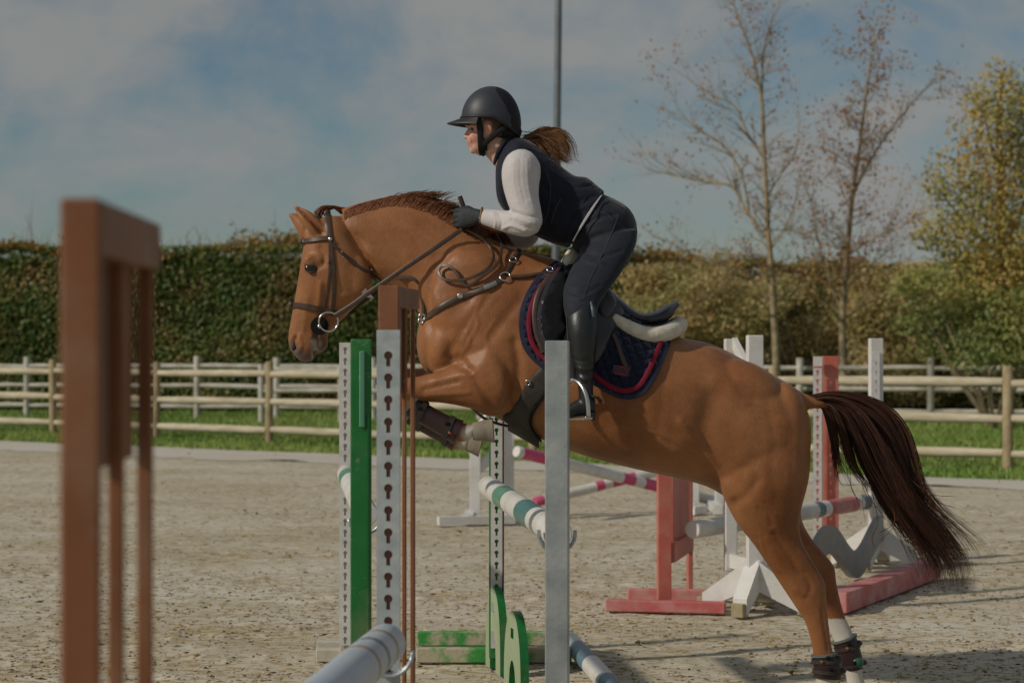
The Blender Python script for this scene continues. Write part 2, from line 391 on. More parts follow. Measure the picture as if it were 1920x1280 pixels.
GXX = gf[None, :]*np.maximum(gy, 7)[:, None]; GYY = np.repeat(gy[:, None], 420, 1); GZ = sandz(GXX.copy(), GYY.copy()); GZ[GYY > el(GXX)+0.25] = -0.06
fade = np.clip((el(GXX)-GYY)/2.0, 0, 1); GZ = np.where(GYY > el(GXX)+0.25, -0.06, GZ*fade+(-0.006)*(1-fade))
GZ[0, :] = -0.08; GZ[:, 0] = -0.08; GZ[:, -1] = -0.08
ii = np.arange(520*420).reshape(520, 420); FQ = np.stack([ii[:-1, :-1], ii[:-1, 1:], ii[1:, 1:], ii[1:, :-1]], -1).reshape(-1, 4)
me = bpy.data.meshes.new('sand_arena'); nV = 520*420; me.vertices.add(nV); me.vertices.foreach_set('co', np.stack([GXX, GYY, GZ], -1).reshape(-1).astype(np.float32))
me.loops.add(len(FQ)*4); me.loops.foreach_set('vertex_index', FQ.reshape(-1).astype(np.int32)); me.polygons.add(len(FQ)); me.polygons.foreach_set('loop_start', np.arange(0, len(FQ)*4, 4, dtype=np.int32)); me.polygons.foreach_set('loop_total', np.full(len(FQ), 4, dtype=np.int32)); me.update(calc_edges=True)
struct(finish(me, 'sand_arena', M['sand'], smooth=True, recalc=False))
pts = []
rs = np.random.RandomState(11)
xs = np.linspace(-40, 30, 400)
near = [(x, el(x)+0.18*math.sin(x*1.7)+0.12*math.sin(x*4.1+1)+rs.normal(0, 0.09)) for x in xs]
far = [(x, gl(x)+0.08*math.sin(x*2.3+1)+rs.normal(0, 0.05)) for x in xs][::-1]
struct(poly_sheet('pale_sand_edge', near+far, 0.0, M['sandpale']))

# loose crumbs on the sand: far too many to count
def clods(n, seed, ymin, ymax, mean, mats, name, flat=0.55):
    rs = np.random.RandomState(seed); Y = 1/rs.uniform(1/ymax, 1/ymin, n*2); U = rs.uniform(-0.34, 0.34, n*2); X = U*Y
    ok = Y < el(X)-0.1
    # trodden in drifts, not evenly
    dens = 0.5+0.5*np.sin(X*1.9+np.sin(Y*1.3)*1.4)*np.sin(Y*2.3+np.sin(X*0.9)*2.0)
    ok &= rs.uniform(0, 1, n*2) < 0.25+0.75*dens
    X = X[ok][:n]; Y = Y[ok][:n]; k = len(X)
    s = np.minimum(mean*np.exp(rs.normal(0, 0.5, k)), mean*1.8); a = rs.normal(0, 0.7, k)
    dirs = np.array([(1, 0, 0), (0, 1, 0), (-1, 0, 0), (0, -1, 0), (0, 0, 1)], float)
    V = np.repeat(dirs[None], k, 0)*(s[:, None, None]*rs.uniform(0.5, 1.4, (k, 5, 1)))
    V[:, :, 0] *= rs.uniform(0.7, 2.6, k)[:, None]; V[:, :, 1] *= rs.uniform(0.4, 1.0, k)[:, None]
    V[:, :, 2] *= flat*0.95
    c, sn = np.cos(a)[:, None], np.sin(a)[:, None]; x = V[:, :, 0]*c-V[:, :, 1]*sn; y = V[:, :, 0]*sn+V[:, :, 1]*c
    V[:, :, 0] = x+X[:, None]; V[:, :, 1] = y+Y[:, None]; V[:, :, 2] += (sandz(X.copy(), Y.copy())+0.001)[:, None]
    f0 = np.array([(0, 1, 4), (1, 2, 4), (2, 3, 4), (3, 0, 4)]); Fc = (f0[None]+np.arange(k)[:, None, None]*5).reshape(-1, 3)
    me = bpy.data.meshes.new(name); me.from_pydata(V.reshape(-1, 3).tolist(), [], Fc.tolist())
    o = finish(me, name, mats, recalc=False); stuff(o); return o
M['clodpale'] = leafmat('pale_crumbs', [(0.34, 0.27, 0.16), (0.45, 0.39, 0.28), (0.56, 0.52, 0.42)], trans=0.0)
M['cloddark'] = leafmat('dark_crumbs', [(0.05, 0.035, 0.02), (0.19, 0.135, 0.065), (0.29, 0.21, 0.10), (0.37, 0.275, 0.13), (0.44, 0.335, 0.17)], trans=0.0)
tag(clods(22000, 5, 5.2, 27, 0.0052, M['clodpale'], 'sand_crumbs'), 'pale crumbs of trodden sand over the arena', 'sand')
tag(clods(40000, 6, 5.2, 27, 0.0060, M['cloddark'], 'dark_fibre_crumbs', 0.7), 'dark shreds of fibre and soil over the arena sand', 'crumbs')

# grass
def grass(n, seed, ymin, ymax, h):
    rs = np.random.RandomState(seed); Y = rs.uniform(ymin, ymax, n); X = rs.uniform(-0.31, 0.31, n)*Y
    edge = rs.normal(0, 0.09, n)
    ok = Y > gl(X)+edge; X = X[ok]; Y = Y[ok]; k = len(X)
    a = rs.uniform(0, 6.28, k); hh = h*rs.uniform(0.35, 1.5, k)*(0.7+0.5*np.sin(X*2.1+Y*1.2)**2); wd = rs.uniform(0.006, 0.014, k)*1.6
    lx = rs.normal(0, 0.35, k)*hh; ly = rs.normal(0, 0.35, k)*hh; dx = np.cos(a)*wd; dy = np.sin(a)*wd
    b = np.stack([X, Y, np.full(k, -0.05)], 1); s = np.stack([dx, dy, np.zeros(k)], 1); t = np.stack([lx, ly, hh+0.05], 1)
    return np.stack([b-s, b+s, b+t+s*0.25, b+t-s*0.25], 1)
G = np.concatenate([grass(110000, 21, 20, 33, 0.050), grass(70000, 22, 30, 46, 0.065)])
o = quadmesh('grass', G, M['blade']); stuff(o); tag(o, 'short green grass between the sand edge and the hedge', 'grass')
# fallen leaves lying on grass and sand (small, uncounted)
rs = np.random.RandomState(31); Y = rs.uniform(8, 33, 900); X = rs.uniform(-0.3, 0.3, 900)*Y; Zl = np.where(Y > gl(X), 0.06, 0.008)
ok = (Y > gl(X)-0.6) | (rs.uniform(0, 1, 900) < 0.12)
M['fallen'] = leafmat('fallen_leaves', [(0.22, 0.11, 0.03), (0.30, 0.17, 0.05), (0.16, 0.09, 0.03)])
o = leaves('fallen_leaves', np.stack([X, Y, Zl], 1)[ok], 0.045, M['fallen'], bias=(0, 0, 2.5), seed=8); stuff(o); tag(o, 'brown fallen leaves scattered over sand and grass', 'leaves')

# ---- fences
M['wood'] = mat('fence_wood', (0.40, 0.34, 0.225), (0.64, 0.58, 0.44), scale=6.0, rough=0.8, spec=0.2, bump=0.3, bscale=30, stretch=(0.5, 0.5, 2.2), lo=0.3, hi=0.7, detail=8.0)
M['woodpost'] = mat('fence_post_wood', (0.30, 0.225, 0.125), (0.46, 0.37, 0.235), scale=5.0, rough=0.85, spec=0.2, bump=0.3, bscale=30, detail=7.0)
M['woodgrey'] = mat('weathered_fence_wood', (0.42, 0.38, 0.31), (0.62, 0.59, 0.52), scale=4.0, rough=0.85, spec=0.2, bump=0.25, bscale=30)
def fline(u): return 27.2/(1+0.693*(u-960)/F)
def fp(u, Yf): Y = Yf(u); return Vector(((u-960)/F*Y, Y, 0))
def fence(name, label, us, Yf, H, zs, rr, pr, mw, offset=0.09, seed=0, group=None, mp_=None):
    rs = random.Random(seed); ps = [fp(u, Yf) for u in us]
    root = thing(name, label, 'fence', ps[len(ps)//2], group)
    for i, p in enumerate(ps):
        mb = MB(); lean = rs.uniform(-0.012, 0.012); h = H+rs.uniform(-0.02, 0.03); r = pr*rs.uniform(0.94, 1.06)
        mb.tube([p+Vector((0, 0, -0.1)), p+Vector((lean*0.5, 0, h*0.5)), p+Vector((lean, 0, h-0.015)), p+Vector((lean, 0, h))], [r*1.03, r, r, r*0.82], 12)
        mb.build('post', mp_ or mw, root, smooth=True, sharp=50)
    for a, b in zip(ps[:-1], ps[1:]):
        t = (b-a).normalized(); sd = Vector((t.y, -t.x, 0))
        if sd.y > 0: sd = -sd
        for z in zs:
            mb = MB(); dz = rs.uniform(-0.012, 0.012); r = rr*rs.uniform(0.93, 1.07); q0 = a+sd*offset*0+t*(pr*0.85)+Vector((0, 0, z+dz)); q1 = b-t*(pr*0.85)+Vector((0, 0, z-dz+rs.uniform(-0.01, 0.01)))
            n = 7; pp = [q0.lerp(q1, i/(n-1))+Vector((0, 0, rs.uniform(-0.003, 0.003))) for i in range(n)]
            mb.tube(pp, [r*0.8]+[r*rs.uniform(0.97, 1.03) for _ in range(n-2)]+[r*0.8], 10)
            mb.build('rail', mw, root, smooth=True, sharp=50)
    return root
fence('rail_fence', 'round wooden post and rail fence standing at the edge of the sand', [-190, 100, 293, 505, 745, 1000, 1215, 1452, 1890, 2350], fline, 1.21, (0.20, 0.62, 1.04), 0.061, 0.062, M['wood'], seed=2, mp_=M['woodpost'])
def bline(u): return 39.4-0.0022*(u-370)
fence('rail_fence', 'pale post and rail fence along the foot of the hedge', [-130, 50, 210, 370, 518, 700, 900, 1100, 1300, 1500, 1745, 1960, 2180], bline, 1.20, (0.24, 0.64, 1.03), 0.05, 0.065, M['woodgrey'], seed=3)
def cline(u): return 36.6-0.0022*(u-490)
fence('rail_fence', 'low dull cross fence between the two long rail fences', [490, 640, 800], cline, 1.12, (0.62, 1.0), 0.045, 0.055, M['woodgrey'], seed=4)

# ---- hedges
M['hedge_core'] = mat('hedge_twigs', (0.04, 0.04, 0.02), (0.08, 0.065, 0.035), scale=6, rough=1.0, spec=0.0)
HG = [(0.07, 0.12, 0.03), (0.12, 0.19, 0.045), (0.17, 0.23, 0.06), (0.26, 0.25, 0.08), (0.36, 0.25, 0.10), (0.48, 0.38, 0.20)]
M['hedge_leaf'] = leafmat('hedge_leaves', HG, [(0.086, 0.173, 0.042), (0.184, 0.248, 0.064), (0.367, 0.238, 0.106)], 1.0)
M['hedge_top'] = leafmat('hedge_top_leaves', [(0.391, 0.196, 0.042), (0.460, 0.287, 0.084), (0.276, 0.207, 0.070), (0.138, 0.149, 0.042)])
M['hedge_tan'] = leafmat('autumn_hedge_leaves', [(0.12, 0.16, 0.04), (0.36, 0.29, 0.10), (0.54, 0.41, 0.19), (0.58, 0.46, 0.23)], [(0.08, 0.13, 0.03), (0.34, 0.28, 0.09), (0.58, 0.45, 0.21)], 0.8)
M['twig'] = mat('twigs', (0.10, 0.06, 0.03), (0.16, 0.10, 0.05), scale=10, rough=0.9)
def hedge(label, x0, y0, x1, y1, h, dep, nleaf, ml, seed, lump=0.12):
    rs = np.random.RandomState(seed); A = Vector((x0, y0, 0)); B = Vector((x1, y1, 0)); t = (B-A); ln = t.length; t.normalize(); nrm = Vector((t.y, -t.x, 0))
    if nrm.y > 0: nrm = -nrm
    root = thing('hedge', label, 'hedge', (A+B)/2)
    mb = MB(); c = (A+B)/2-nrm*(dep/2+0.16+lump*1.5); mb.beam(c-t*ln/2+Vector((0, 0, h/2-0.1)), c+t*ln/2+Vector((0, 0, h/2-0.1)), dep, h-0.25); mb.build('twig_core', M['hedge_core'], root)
    def bulge(s, z): return lump*(np.sin(s*1.3+np.sin(z*2.0+s*0.4)*1.1)*0.5+np.sin(s*3.1+z*2.7)*0.3+np.sin(s*0.45+1.0)*0.6)
    n1 = int(nleaf*0.8); s = rs.uniform(-ln/2, ln/2, n1); z = rs.uniform(0.12, h, n1); dd = np.abs(rs.normal(0, 0.055, n1))+0.10*(rs.uniform(0, 1, n1) < 0.12)
    out = bulge(s, z)-dd
    C = np.array(A+t*ln/2)[None]+np.array(t)[None]*s[:, None]+np.array(nrm)[None]*out[:, None]; C[:, 2] = z
    stuff(leaves('leaves', C, 0.105, ml, root, seed, bias=(nrm.x*1.2-1.0, nrm.y*1.2, 0.75), aspect=0.7))
    n2 = nleaf-n1; s = rs.uniform(-ln/2, ln/2, n2); e = rs.uniform(0, dep, n2)
    tops = 0.10*np.sin(s*0.8)+0.07*np.sin(s*2.9+2)+np.abs(rs.normal(0, 0.13, n2))*(0.5+0.8*(np.sin(s*1.7)>0.2))
    C = np.array(A+t*ln/2)[None]+np.array(t)[None]*s[:, None]-np.array(nrm)[None]*e[:, None]; C[:, 2] = h-0.12+tops
    stuff(leaves('top_leaves', C, 0.10, M['hedge_top'], root, seed+1, aspect=0.7))
    mb = MB()
    for i in range(260):
        s0 = rs.uniform(-ln/2, ln/2); p = A+t*(ln/2+s0)-nrm*rs.uniform(0, dep); hh = rs.gamma(2, 0.12)+0.05
        mb.tube([Vector((p.x, p.y, h-0.2)), Vector((p.x+rs.normal(0, 0.05), p.y, h+hh*0.5)), Vector((p.x+rs.normal(0, 0.12), p.y, h+hh))], [0.006, 0.005, 0.003], 3, cap=False)
    stuff(mb.build('twigs', M['twig'], root))
    return root
hedge('tall clipped dark green hedge behind the rail fences', -15.0, 43.0, 2.6, 42.4, 3.56, 1.6, 76000, M['hedge_leaf'], 41, 0.2)
hedge('tan and green autumn hedge behind the young bare trees', 2.62, 43.2, 17.0, 43.2, 3.22, 1.8, 50000, M['hedge_tan'], 45, 0.28)

# ---- trees
M['bark'] = mat('young_bark', (0.24, 0.185, 0.115), (0.42, 0.34, 0.22), scale=9, rough=0.9, spec=0.15, bump=0.4, bscale=40)
M['leaf_rust'] = leafmat('rusty_leaves', [(0.26, 0.11, 0.05), (0.50, 0.22, 0.075), (0.58, 0.34, 0.13)])
M['leaf_tan'] = leafmat('tan_beech_leaves', [(0.30, 0.26, 0.09), (0.50, 0.40, 0.17), (0.60, 0.48, 0.24)], [(0.22, 0.26, 0.08), (0.48, 0.40, 0.16), (0.60, 0.46, 0.22)], 0.9)
M['leaf_olive'] = leafmat('olive_yellow_leaves', [(0.218, 0.277, 0.080), (0.437, 0.393, 0.114), (0.612, 0.466, 0.160), (0.620, 0.393, 0.114)], [(0.204, 0.291, 0.091), (0.480, 0.422, 0.125), (0.620, 0.408, 0.137)], 0.8)
M['leaf_green'] = leafmat('pale_green_leaves', [(0.20, 0.27, 0.08), (0.38, 0.42, 0.14), (0.52, 0.49, 0.18)], [(0.17, 0.25, 0.08), (0.48, 0.46, 0.16)], 1.1, 0.45)
def wander(rs, p, d, ln, r, mb, depth, tips, spread=0.6, up=0.10):
    n = max(3, int(ln/0.16)); pts = [p.copy()]; q = p.copy(); d = d.normalized()
    for i in range(n):
        d = (d+Vector((rs.normal(0, 0.14), rs.normal(0, 0.14), rs.normal(0, 0.11)+up*0.3))).normalized(); q = q+d*(ln/n); pts.append(q.copy())
    mb.tube(pts, [r*(1-0.75*i/n) for i in range(n+1)], 4 if r < 0.012 else 6, cap=False)
    tips += pts[n//2:]
    if depth > 0:
        for j in range(rs.randint(2, 5)):
            i = rs.randint(max(1, n//4), n+1); dd = (d+Vector((rs.normal(0, spread), rs.normal(0, spread), rs.normal(0, spread*0.6)+0.15)))
            wander(rs, pts[i], dd, ln*rs.uniform(0.35, 0.65), r*(1-0.75*i/n)*0.65, mb, depth-1, tips, spread, up)
def bare_tree(label, Y, trunk, limbs, rb, seed, nleaf, msk=M['leaf_rust']):
    rs = np.random.RandomState(seed); T = crom([tuple(P(u, v, Y)) for u, v in trunk], 6); base = Vector(T[0]); base.z = 0
    root = thing('young_tree', label, 'tree', base, 'young bare trees before the hedge')
    n = len(T); mb = MB(); tr = [Vector(p) for p in T]; tr[0].z = -0.1
    tr = [p+Vector((0, rs.normal(0, 0.01), 0)) for p in tr]
    mb.tube(tr, [rb*(1-0.93*(i/(n-1))**0.8) for i in range(n)], 9, cap=False); mb.build('trunk', M['bark'], root, smooth=True)
    tips = []; mb = MB()
    for lim, r0 in limbs:
        sgn = rs.choice([-1, 1])*rs.uniform(0.3, 0.9); ln = len(lim)
        pts = crom([tuple(P(u, v, Y+sgn*i/(ln-1)*1.0)) for i, (u, v) in enumerate(lim)], 5); pv = [Vector(p) for p in pts]; k = len(pv)
        r0 *= 0.72; mb.tube(pv, [r0*(1-0.8*i/(k-1)) for i in range(k)], 6, cap=False); tips += pv[k//3:]
        for i in range(2, k):
            for rep in range(1):
                d = (pv[i]-pv[i-1]).normalized()+Vector((rs.normal(0, 0.7), rs.normal(0, 0.8), rs.normal(0.25, 0.5)))
                wander(rs, pv[i], d, rs.uniform(0.35, 1.05), r0*(1-0.8*i/(k-1))*0.55, mb, 2, tips)
    for i in range(n//4, n-1):
        for rep in range(2):
            d = Vector((rs.normal(0, 1), rs.normal(0, 1), rs.uniform(0.2, 1.1))); wander(rs, tr[i], d, rs.uniform(0.35, 0.9)*(1.15-i/n*0.5), max(0.006, rb*0.16*(1-i/n)+0.004), mb, 2, tips)
    stuff(mb.build('limbs', M['bark'], root))
    C = np.array([tuple(t) for t in tips]); cl = C[rs.randint(0, len(C), max(8, nleaf//9))]
    idx = rs.randint(0, len(cl), nleaf); L_ = cl[idx]+rs.normal(0, 0.09, (nleaf, 3)); L2 = C[rs.randint(0, len(C), nleaf//2)]+rs.normal(0, 0.03, (nleaf//2, 3))
    stuff(leaves('crown', np.concatenate([L_, L2]), 0.062, msk, root, seed+5))
    return root
bare_tree('almost leafless young tree with a slanting grey trunk and long left boughs', 36.5,
    [(1460, 796), (1456, 690), (1450, 560), (1441, 440), (1433, 300), (1428, 190), (1412, 110), (1386, 40), (1368, -20)],
    [([(1444, 455), (1402, 400), (1372, 350), (1325, 342), (1262, 328), (1212, 318)], 0.05), ([(1405, 395), (1388, 320), (1352, 270), (1300, 235), (1270, 205)], 0.035),
     ([(1434, 300), (1402, 250), (1378, 200), (1330, 175), (1258, 126)], 0.035), ([(1428, 190), (1432, 100), (1446, 45), (1470, -10)], 0.03),
     ([(1443, 470), (1470, 430), (1490, 380), (1500, 320)], 0.03), ([(1450, 540), (1404, 480), (1330, 492), (1276, 465), (1224, 440)], 0.035),
     ([(1438, 370), (1462, 330), (1490, 290), (1500, 230)], 0.025), ([(1452, 600), (1420, 560), (1360, 545), (1310, 560)], 0.028), ([(1428, 170), (1395, 125), (1360, 108)], 0.022)], 0.09, 61, 1100)
bare_tree('young tree with rust leaves and a pale straight trunk', 37.5,
    [(1583, 791), (1581, 690), (1580, 590), (1586, 500), (1594, 410), (1602, 340), (1610, 290), (1618, 225), (1626, 160), (1634, 105), (1646, 62)],
    [([(1600, 360), (1640, 288), (1682, 228), (1722, 180), (1757, 148)], 0.04), ([(1582, 590), (1556, 530), (1534, 450), (1520, 380), (1500, 330)], 0.035),
     ([(1588, 480), (1640, 446), (1690, 425), (1730, 400)], 0.03), ([(1590, 470), (1540, 455), (1482, 430)], 0.03), ([(1580, 600), (1622, 572), (1680, 545)], 0.035),
     ([(1582, 610), (1545, 560), (1500, 520)], 0.03), ([(1596, 400), (1570, 330), (1562, 270)], 0.025), ([(1586, 540), (1630, 500), (1660, 440), (1690, 350)], 0.028)], 0.09, 67, 2600)
# clipped beech skirt below the two trees
def leaf_mass(name, label, cat, base, lobes, n, size, ml, seed, trunk=None, inner=0.5, limbs=True):
    rs = np.random.RandomState(seed); root = thing(name, label, cat, base); Cs = []
    W = np.array([l[3]*l[4]*l[5] for l in lobes])**0.7; W /= W.sum()
    for l, wgt in zip(lobes, W):
        k = int(n*wgt); d = rs.normal(size=(k, 3)); d /= np.linalg.norm(d, axis=1)[:, None]; rr = rs.uniform(inner, 1.0, k)**0.6
        # broken outline: clumps along directions
        cl = rs.normal(size=(26, 3)); cl /= np.linalg.norm(cl, axis=1)[:, None]; dn = (d@cl.T).max(1); keep = rs.uniform(0, 1, k) < np.clip((dn-0.78)*7, 0.06, 1)
        rr *= np.where(dn > 0.9, 1.12, 0.92)
        q = np.array(l[:3])[None]+d*rr[:, None]*np.array(l[3:6])[None]; Cs.append(q[keep])
    C = np.concatenate(Cs); C = C[C[:, 2] > 0.05]
    stuff(leaves('crown', C, size, ml, root, seed+2, bias=(-0.6, -0.5, 0.5)))
    mb = MB(); b = Vector(base)
    if trunk:
        mb.tube([Vector(p) for p in trunk], np.linspace(0.11, 0.03, len(trunk)).tolist(), 8, cap=False); mb.build('trunk', M['bark'], root, smooth=True); mb = MB()
    tips = []
    for l in lobes:
        c = Vector(l[:3]); st = Vector(trunk[min(len(trunk)-1, max(0, int((c.z/ max(trunk[-1][2], 0.1))*(len(trunk)-1))-1))]) if trunk else b
        mb.tube([st, st.lerp(c, 0.5)+Vector((0, 0, -0.1)), c], [0.035, 0.024, 0.012], 5, cap=False)
        for _ in range(5): wander(rs, st.lerp(c, rs.uniform(0.3, 1)), Vector(rs.normal(size=3))+Vector((0, 0, 0.3)), l[3]*rs.uniform(0.7, 1.1), 0.012, mb, 1, tips)
    stuff(mb.build('limbs', M['bark'], root))
    return root
rs = np.random.RandomState(71); lob = []
for i in range(46):
    u = rs.uniform(1190, 1730); v = rs.uniform(510, 690)-0.06*(abs(u-1500)-100 if abs(u-1500) > 100 else 0); Yd = rs.uniform(39.8, 42.6); c = P(u, v, Yd); lob.append((c.x, c.y, c.z, rs.uniform(0.45, 0.95), rs.uniform(0.3, 0.6), rs.uniform(0.25, 0.5)))
leaf_mass('beech_shrub', 'wide tan leaved beech shrubs under the two bare trees', 'shrub', (6.2, 41.0, 0), lob, 40000, 0.085, M['leaf_tan'], 73, inner=0.2)
tb = [P(1893, 800, 35.0), P(1884, 640, 35.0), P(1878, 480, 35), P(1876, 330, 35), P(1872, 210, 35), P(1880, 130, 35)]; tb[0].z = -0.1
lob = []
for (u, v, a, b) in [(1880, 165, .50, .55), (1850, 235, .65, .6), (1905, 240, .7, .7), (1820, 320, .75, .6), (1885, 330, .9, .8), (1790, 415, .75, .6), (1860, 430, 1.0, .8), (1930, 420, 1.0, .9), (1755, 350, .3, .25), (1800, 505, .8, .55), (1875, 530, 1.0, .7), (1950, 520, 1.0, .8), (1745, 445, .35, .3), (1950, 300, .8, .9), (1925, 180, .5, .6), (1840, 190, .35, .35)]:
    c = P(u, v, 35.0+random.uniform(-0.6, 0.6)); lob.append((c.x, c.y, c.z, a, a*0.9, b))
leaf_mass('leafy_tree', 'full olive and yellow leaved tree beside the bare trees', 'tree', (tb[0].x, tb[0].y, 0), lob, 15000, 0.085, M['leaf_olive'], 77, [tuple(p) for p in tb], inner=0.1)
lob = []
for (u, v, a, b) in [(1730, 600, .55, .3), (1790, 575, .7, .4), (1850, 600, .8, .5), (1915, 590, .8, .5), (1770, 650, .6, .3), (1845, 660, .8, .35), (1920, 655, .8, .4), (1705, 540, .4, .25), (1960, 600, .9, .6), (1740, 520, .5, .25)]:
    c = P(u, v, 34.0+random.uniform(-0.5, 0.5)); lob.append((c.x, c.y, c.z, a, a*0.8, b))
leaf_mass('shrub', 'loose pale green shrub at the foot of the olive tree', 'shrub', (8.3, 34.3, 0), lob, 8000, 0.085, M['leaf_green'], 83, inner=0.05)

# lamp mast behind the rider
M['mast'] = mat('galvanised_mast', (0.16, 0.18, 0.19), (0.24, 0.26, 0.27), scale=2, rough=0.4, metal=0.6)
b0 = PG(1038, 812.0); mb = MB(); tp = P(1047.5, 0, b0.y); dv = (tp-b0); 
root = thing('mast', 'tall grey metal mast rising behind the rider', 'mast', b0)
mb.tube([b0+Vector((0, 0, -0.1)), b0+dv*0.5, b0+dv*1.0, b0+dv*1.35], [0.075, 0.066, 0.058, 0.05], 14); mb.build('pole', M['mast'], root, smooth=True, sharp=50)
mb = MB(); mb.tube([b0, b0+Vector((0, 0, 0.03))], [0.16, 0.16], 14); mb.build('base_plate', M['mast'], root)
mb = MB(); q = b0+dv*1.35; mb.box(q+Vector((0.25, 0, 0.02)), (0.6, 0.2, 0.08), bev=0.02); mb.build('lamp_head', M['mast'], root)

# ------------------------------------------------------------------ jump stands and poles
def paint(name, c, c2, rough=0.45, bump=0.1, wear=1.0):
    m = mat(name, c, c2, scale=7, rough=rough, spec=0.4, bump=bump, bscale=25, lo=0.42, hi=0.75); t = m.node_tree; b = t.nodes['Principled BSDF']; lk = t.links.new
    co = N(t, 'ShaderNodeTexCoord'); src = b.inputs['Base Color'].links[0].from_socket
    # scuffs and chips, then grey-brown dust
    for sc, lo_, hi_, colr, amt in ((16.0, 0.60, 0.66, tuple(min(1, q*0.55+0.20) for q in c), 0.55*wear), (3.0, 0.50, 0.75, (0.33, 0.28, 0.20), 0.38*wear)):
        nz = N(t, 'ShaderNodeTexNoise', i_Scale=sc, i_Detail=8.0, i_Roughness=0.72); lk(co.outputs['Object'], nz.inputs['Vector'])
        r = N(t, 'ShaderNodeValToRGB'); r.color_ramp.elements[0].position = lo_; r.color_ramp.elements[1].position = hi_; r.color_ramp.elements[0].color = (0, 0, 0, 1); r.color_ramp.elements[1].color = (amt, amt, amt, 1); lk(nz.outputs['Fac'], r.inputs['Fac'])
        mx = N(t, 'ShaderNodeMixRGB', blend_type='MIX'); mx.inputs[2].default_value = tuple(colr)+(1,); lk(r.outputs['Color'], mx.inputs[0]); lk(src, mx.inputs[1]); src = mx.outputs['Color']
    lk(src, b.inputs['Base Color']); return m
M['brown'] = paint('brown_paint', (0.215, 0.085, 0.036), (0.18, 0.07, 0.03), 0.5)
M['holeshade'] = mat('painted_hole_shade_brown', (0.055, 0.018, 0.010), rough=0.8)  # dark brown painted in as the shade inside the keyholes
M['green'] = paint('green_paint', (0.012, 0.16, 0.035), (0.02, 0.19, 0.05), 0.3)
M['greenlight'] = paint('pale_glossy_green', (0.09, 0.27, 0.17), (0.10, 0.30, 0.19), 0.3)
M['greendeep'] = paint('deep_green', (0.008, 0.09, 0.022), (0.01, 0.1, 0.025), 0.4)
M['greenbright'] = mat('sand_scuffed_green_paint', (0.06, 0.30, 0.07), (0.46, 0.42, 0.31), scale=11, rough=0.8, spec=0.2, bump=0.3, bscale=50, lo=0.42, hi=0.56, detail=8.0)
M['greenboard'] = paint('pale_green_paint', (0.30, 0.38, 0.22), (0.36, 0.42, 0.27), 0.6)
M['red'] = paint('faded_red_paint', (0.50, 0.125, 0.095), (0.55, 0.21, 0.17), 0.5)
M['redscuff'] = paint('scuffed_red_paint', (0.50, 0.12, 0.12), (0.55, 0.33, 0.30), 0.6, 0.3)
M['white'] = paint('white_paint', (0.72, 0.715, 0.70), (0.62, 0.60, 0.56), 0.45)
M['whitedirt'] = paint('dirty_white_paint', (0.57, 0.545, 0.48), (0.42, 0.38, 0.29), 0.6, 0.2)
M['greyboard'] = paint('grey_board_paint', (0.30, 0.29, 0.275), (0.37, 0.36, 0.34), 0.6)
M['galv'] = mat('galvanised_steel', (0.30, 0.34, 0.36), (0.52, 0.56, 0.57), scale=9, rough=0.42, metal=0.55, spec=0.5, detail=7, lo=0.3, hi=0.72, bump=0.15, bscale=60)
M['strip'] = mat('zinc_keyhole_strip', (0.34, 0.39, 0.41), (0.46, 0.50, 0.51), scale=20, rough=0.5, metal=0.35)
M['stripwhite'] = mat('white_keyhole_strip', (0.66, 0.66, 0.65), (0.55, 0.55, 0.54), scale=20, rough=0.5)
M['gapshade'] = mat('painted_shade_black', (0.012, 0.012, 0.012), rough=0.9)  # near-black colour standing in for shade, nothing is hollow
M['pink'] = paint('pink_paint', (0.62, 0.06, 0.19), (0.58, 0.12, 0.22), 0.4)
M['pole_white'] = paint('pole_white', (0.72, 0.71, 0.68), (0.58, 0.55, 0.48), 0.4)
M['pole_green'] = paint('pole_green', (0.05, 0.24, 0.16), (0.16, 0.32, 0.18), 0.35)
M['pole_teal'] = paint('pole_teal', (0.045, 0.17, 0.17), (0.09, 0.22, 0.19), 0.35)
M['pole_grey'] = paint('pole_slate', (0.10, 0.125, 0.16), (0.15, 0.17, 0.19), 0.35)
M['pole_blue'] = paint('pole_blue', (0.12, 0.22, 0.30), (0.2, 0.3, 0.33), 0.4)
M['pole_ring'] = paint('pole_ring', (0.34, 0.24, 0.14), (0.3, 0.2, 0.12), 0.4)
M['pole_pale'] = paint('pole_pale_blue', (0.46, 0.53, 0.61), (0.53, 0.58, 0.63), 0.35)
M['block'] = mat('dirty_end_block', (0.30, 0.25, 0.14), (0.4, 0.35, 0.22), scale=15, rough=0.8)

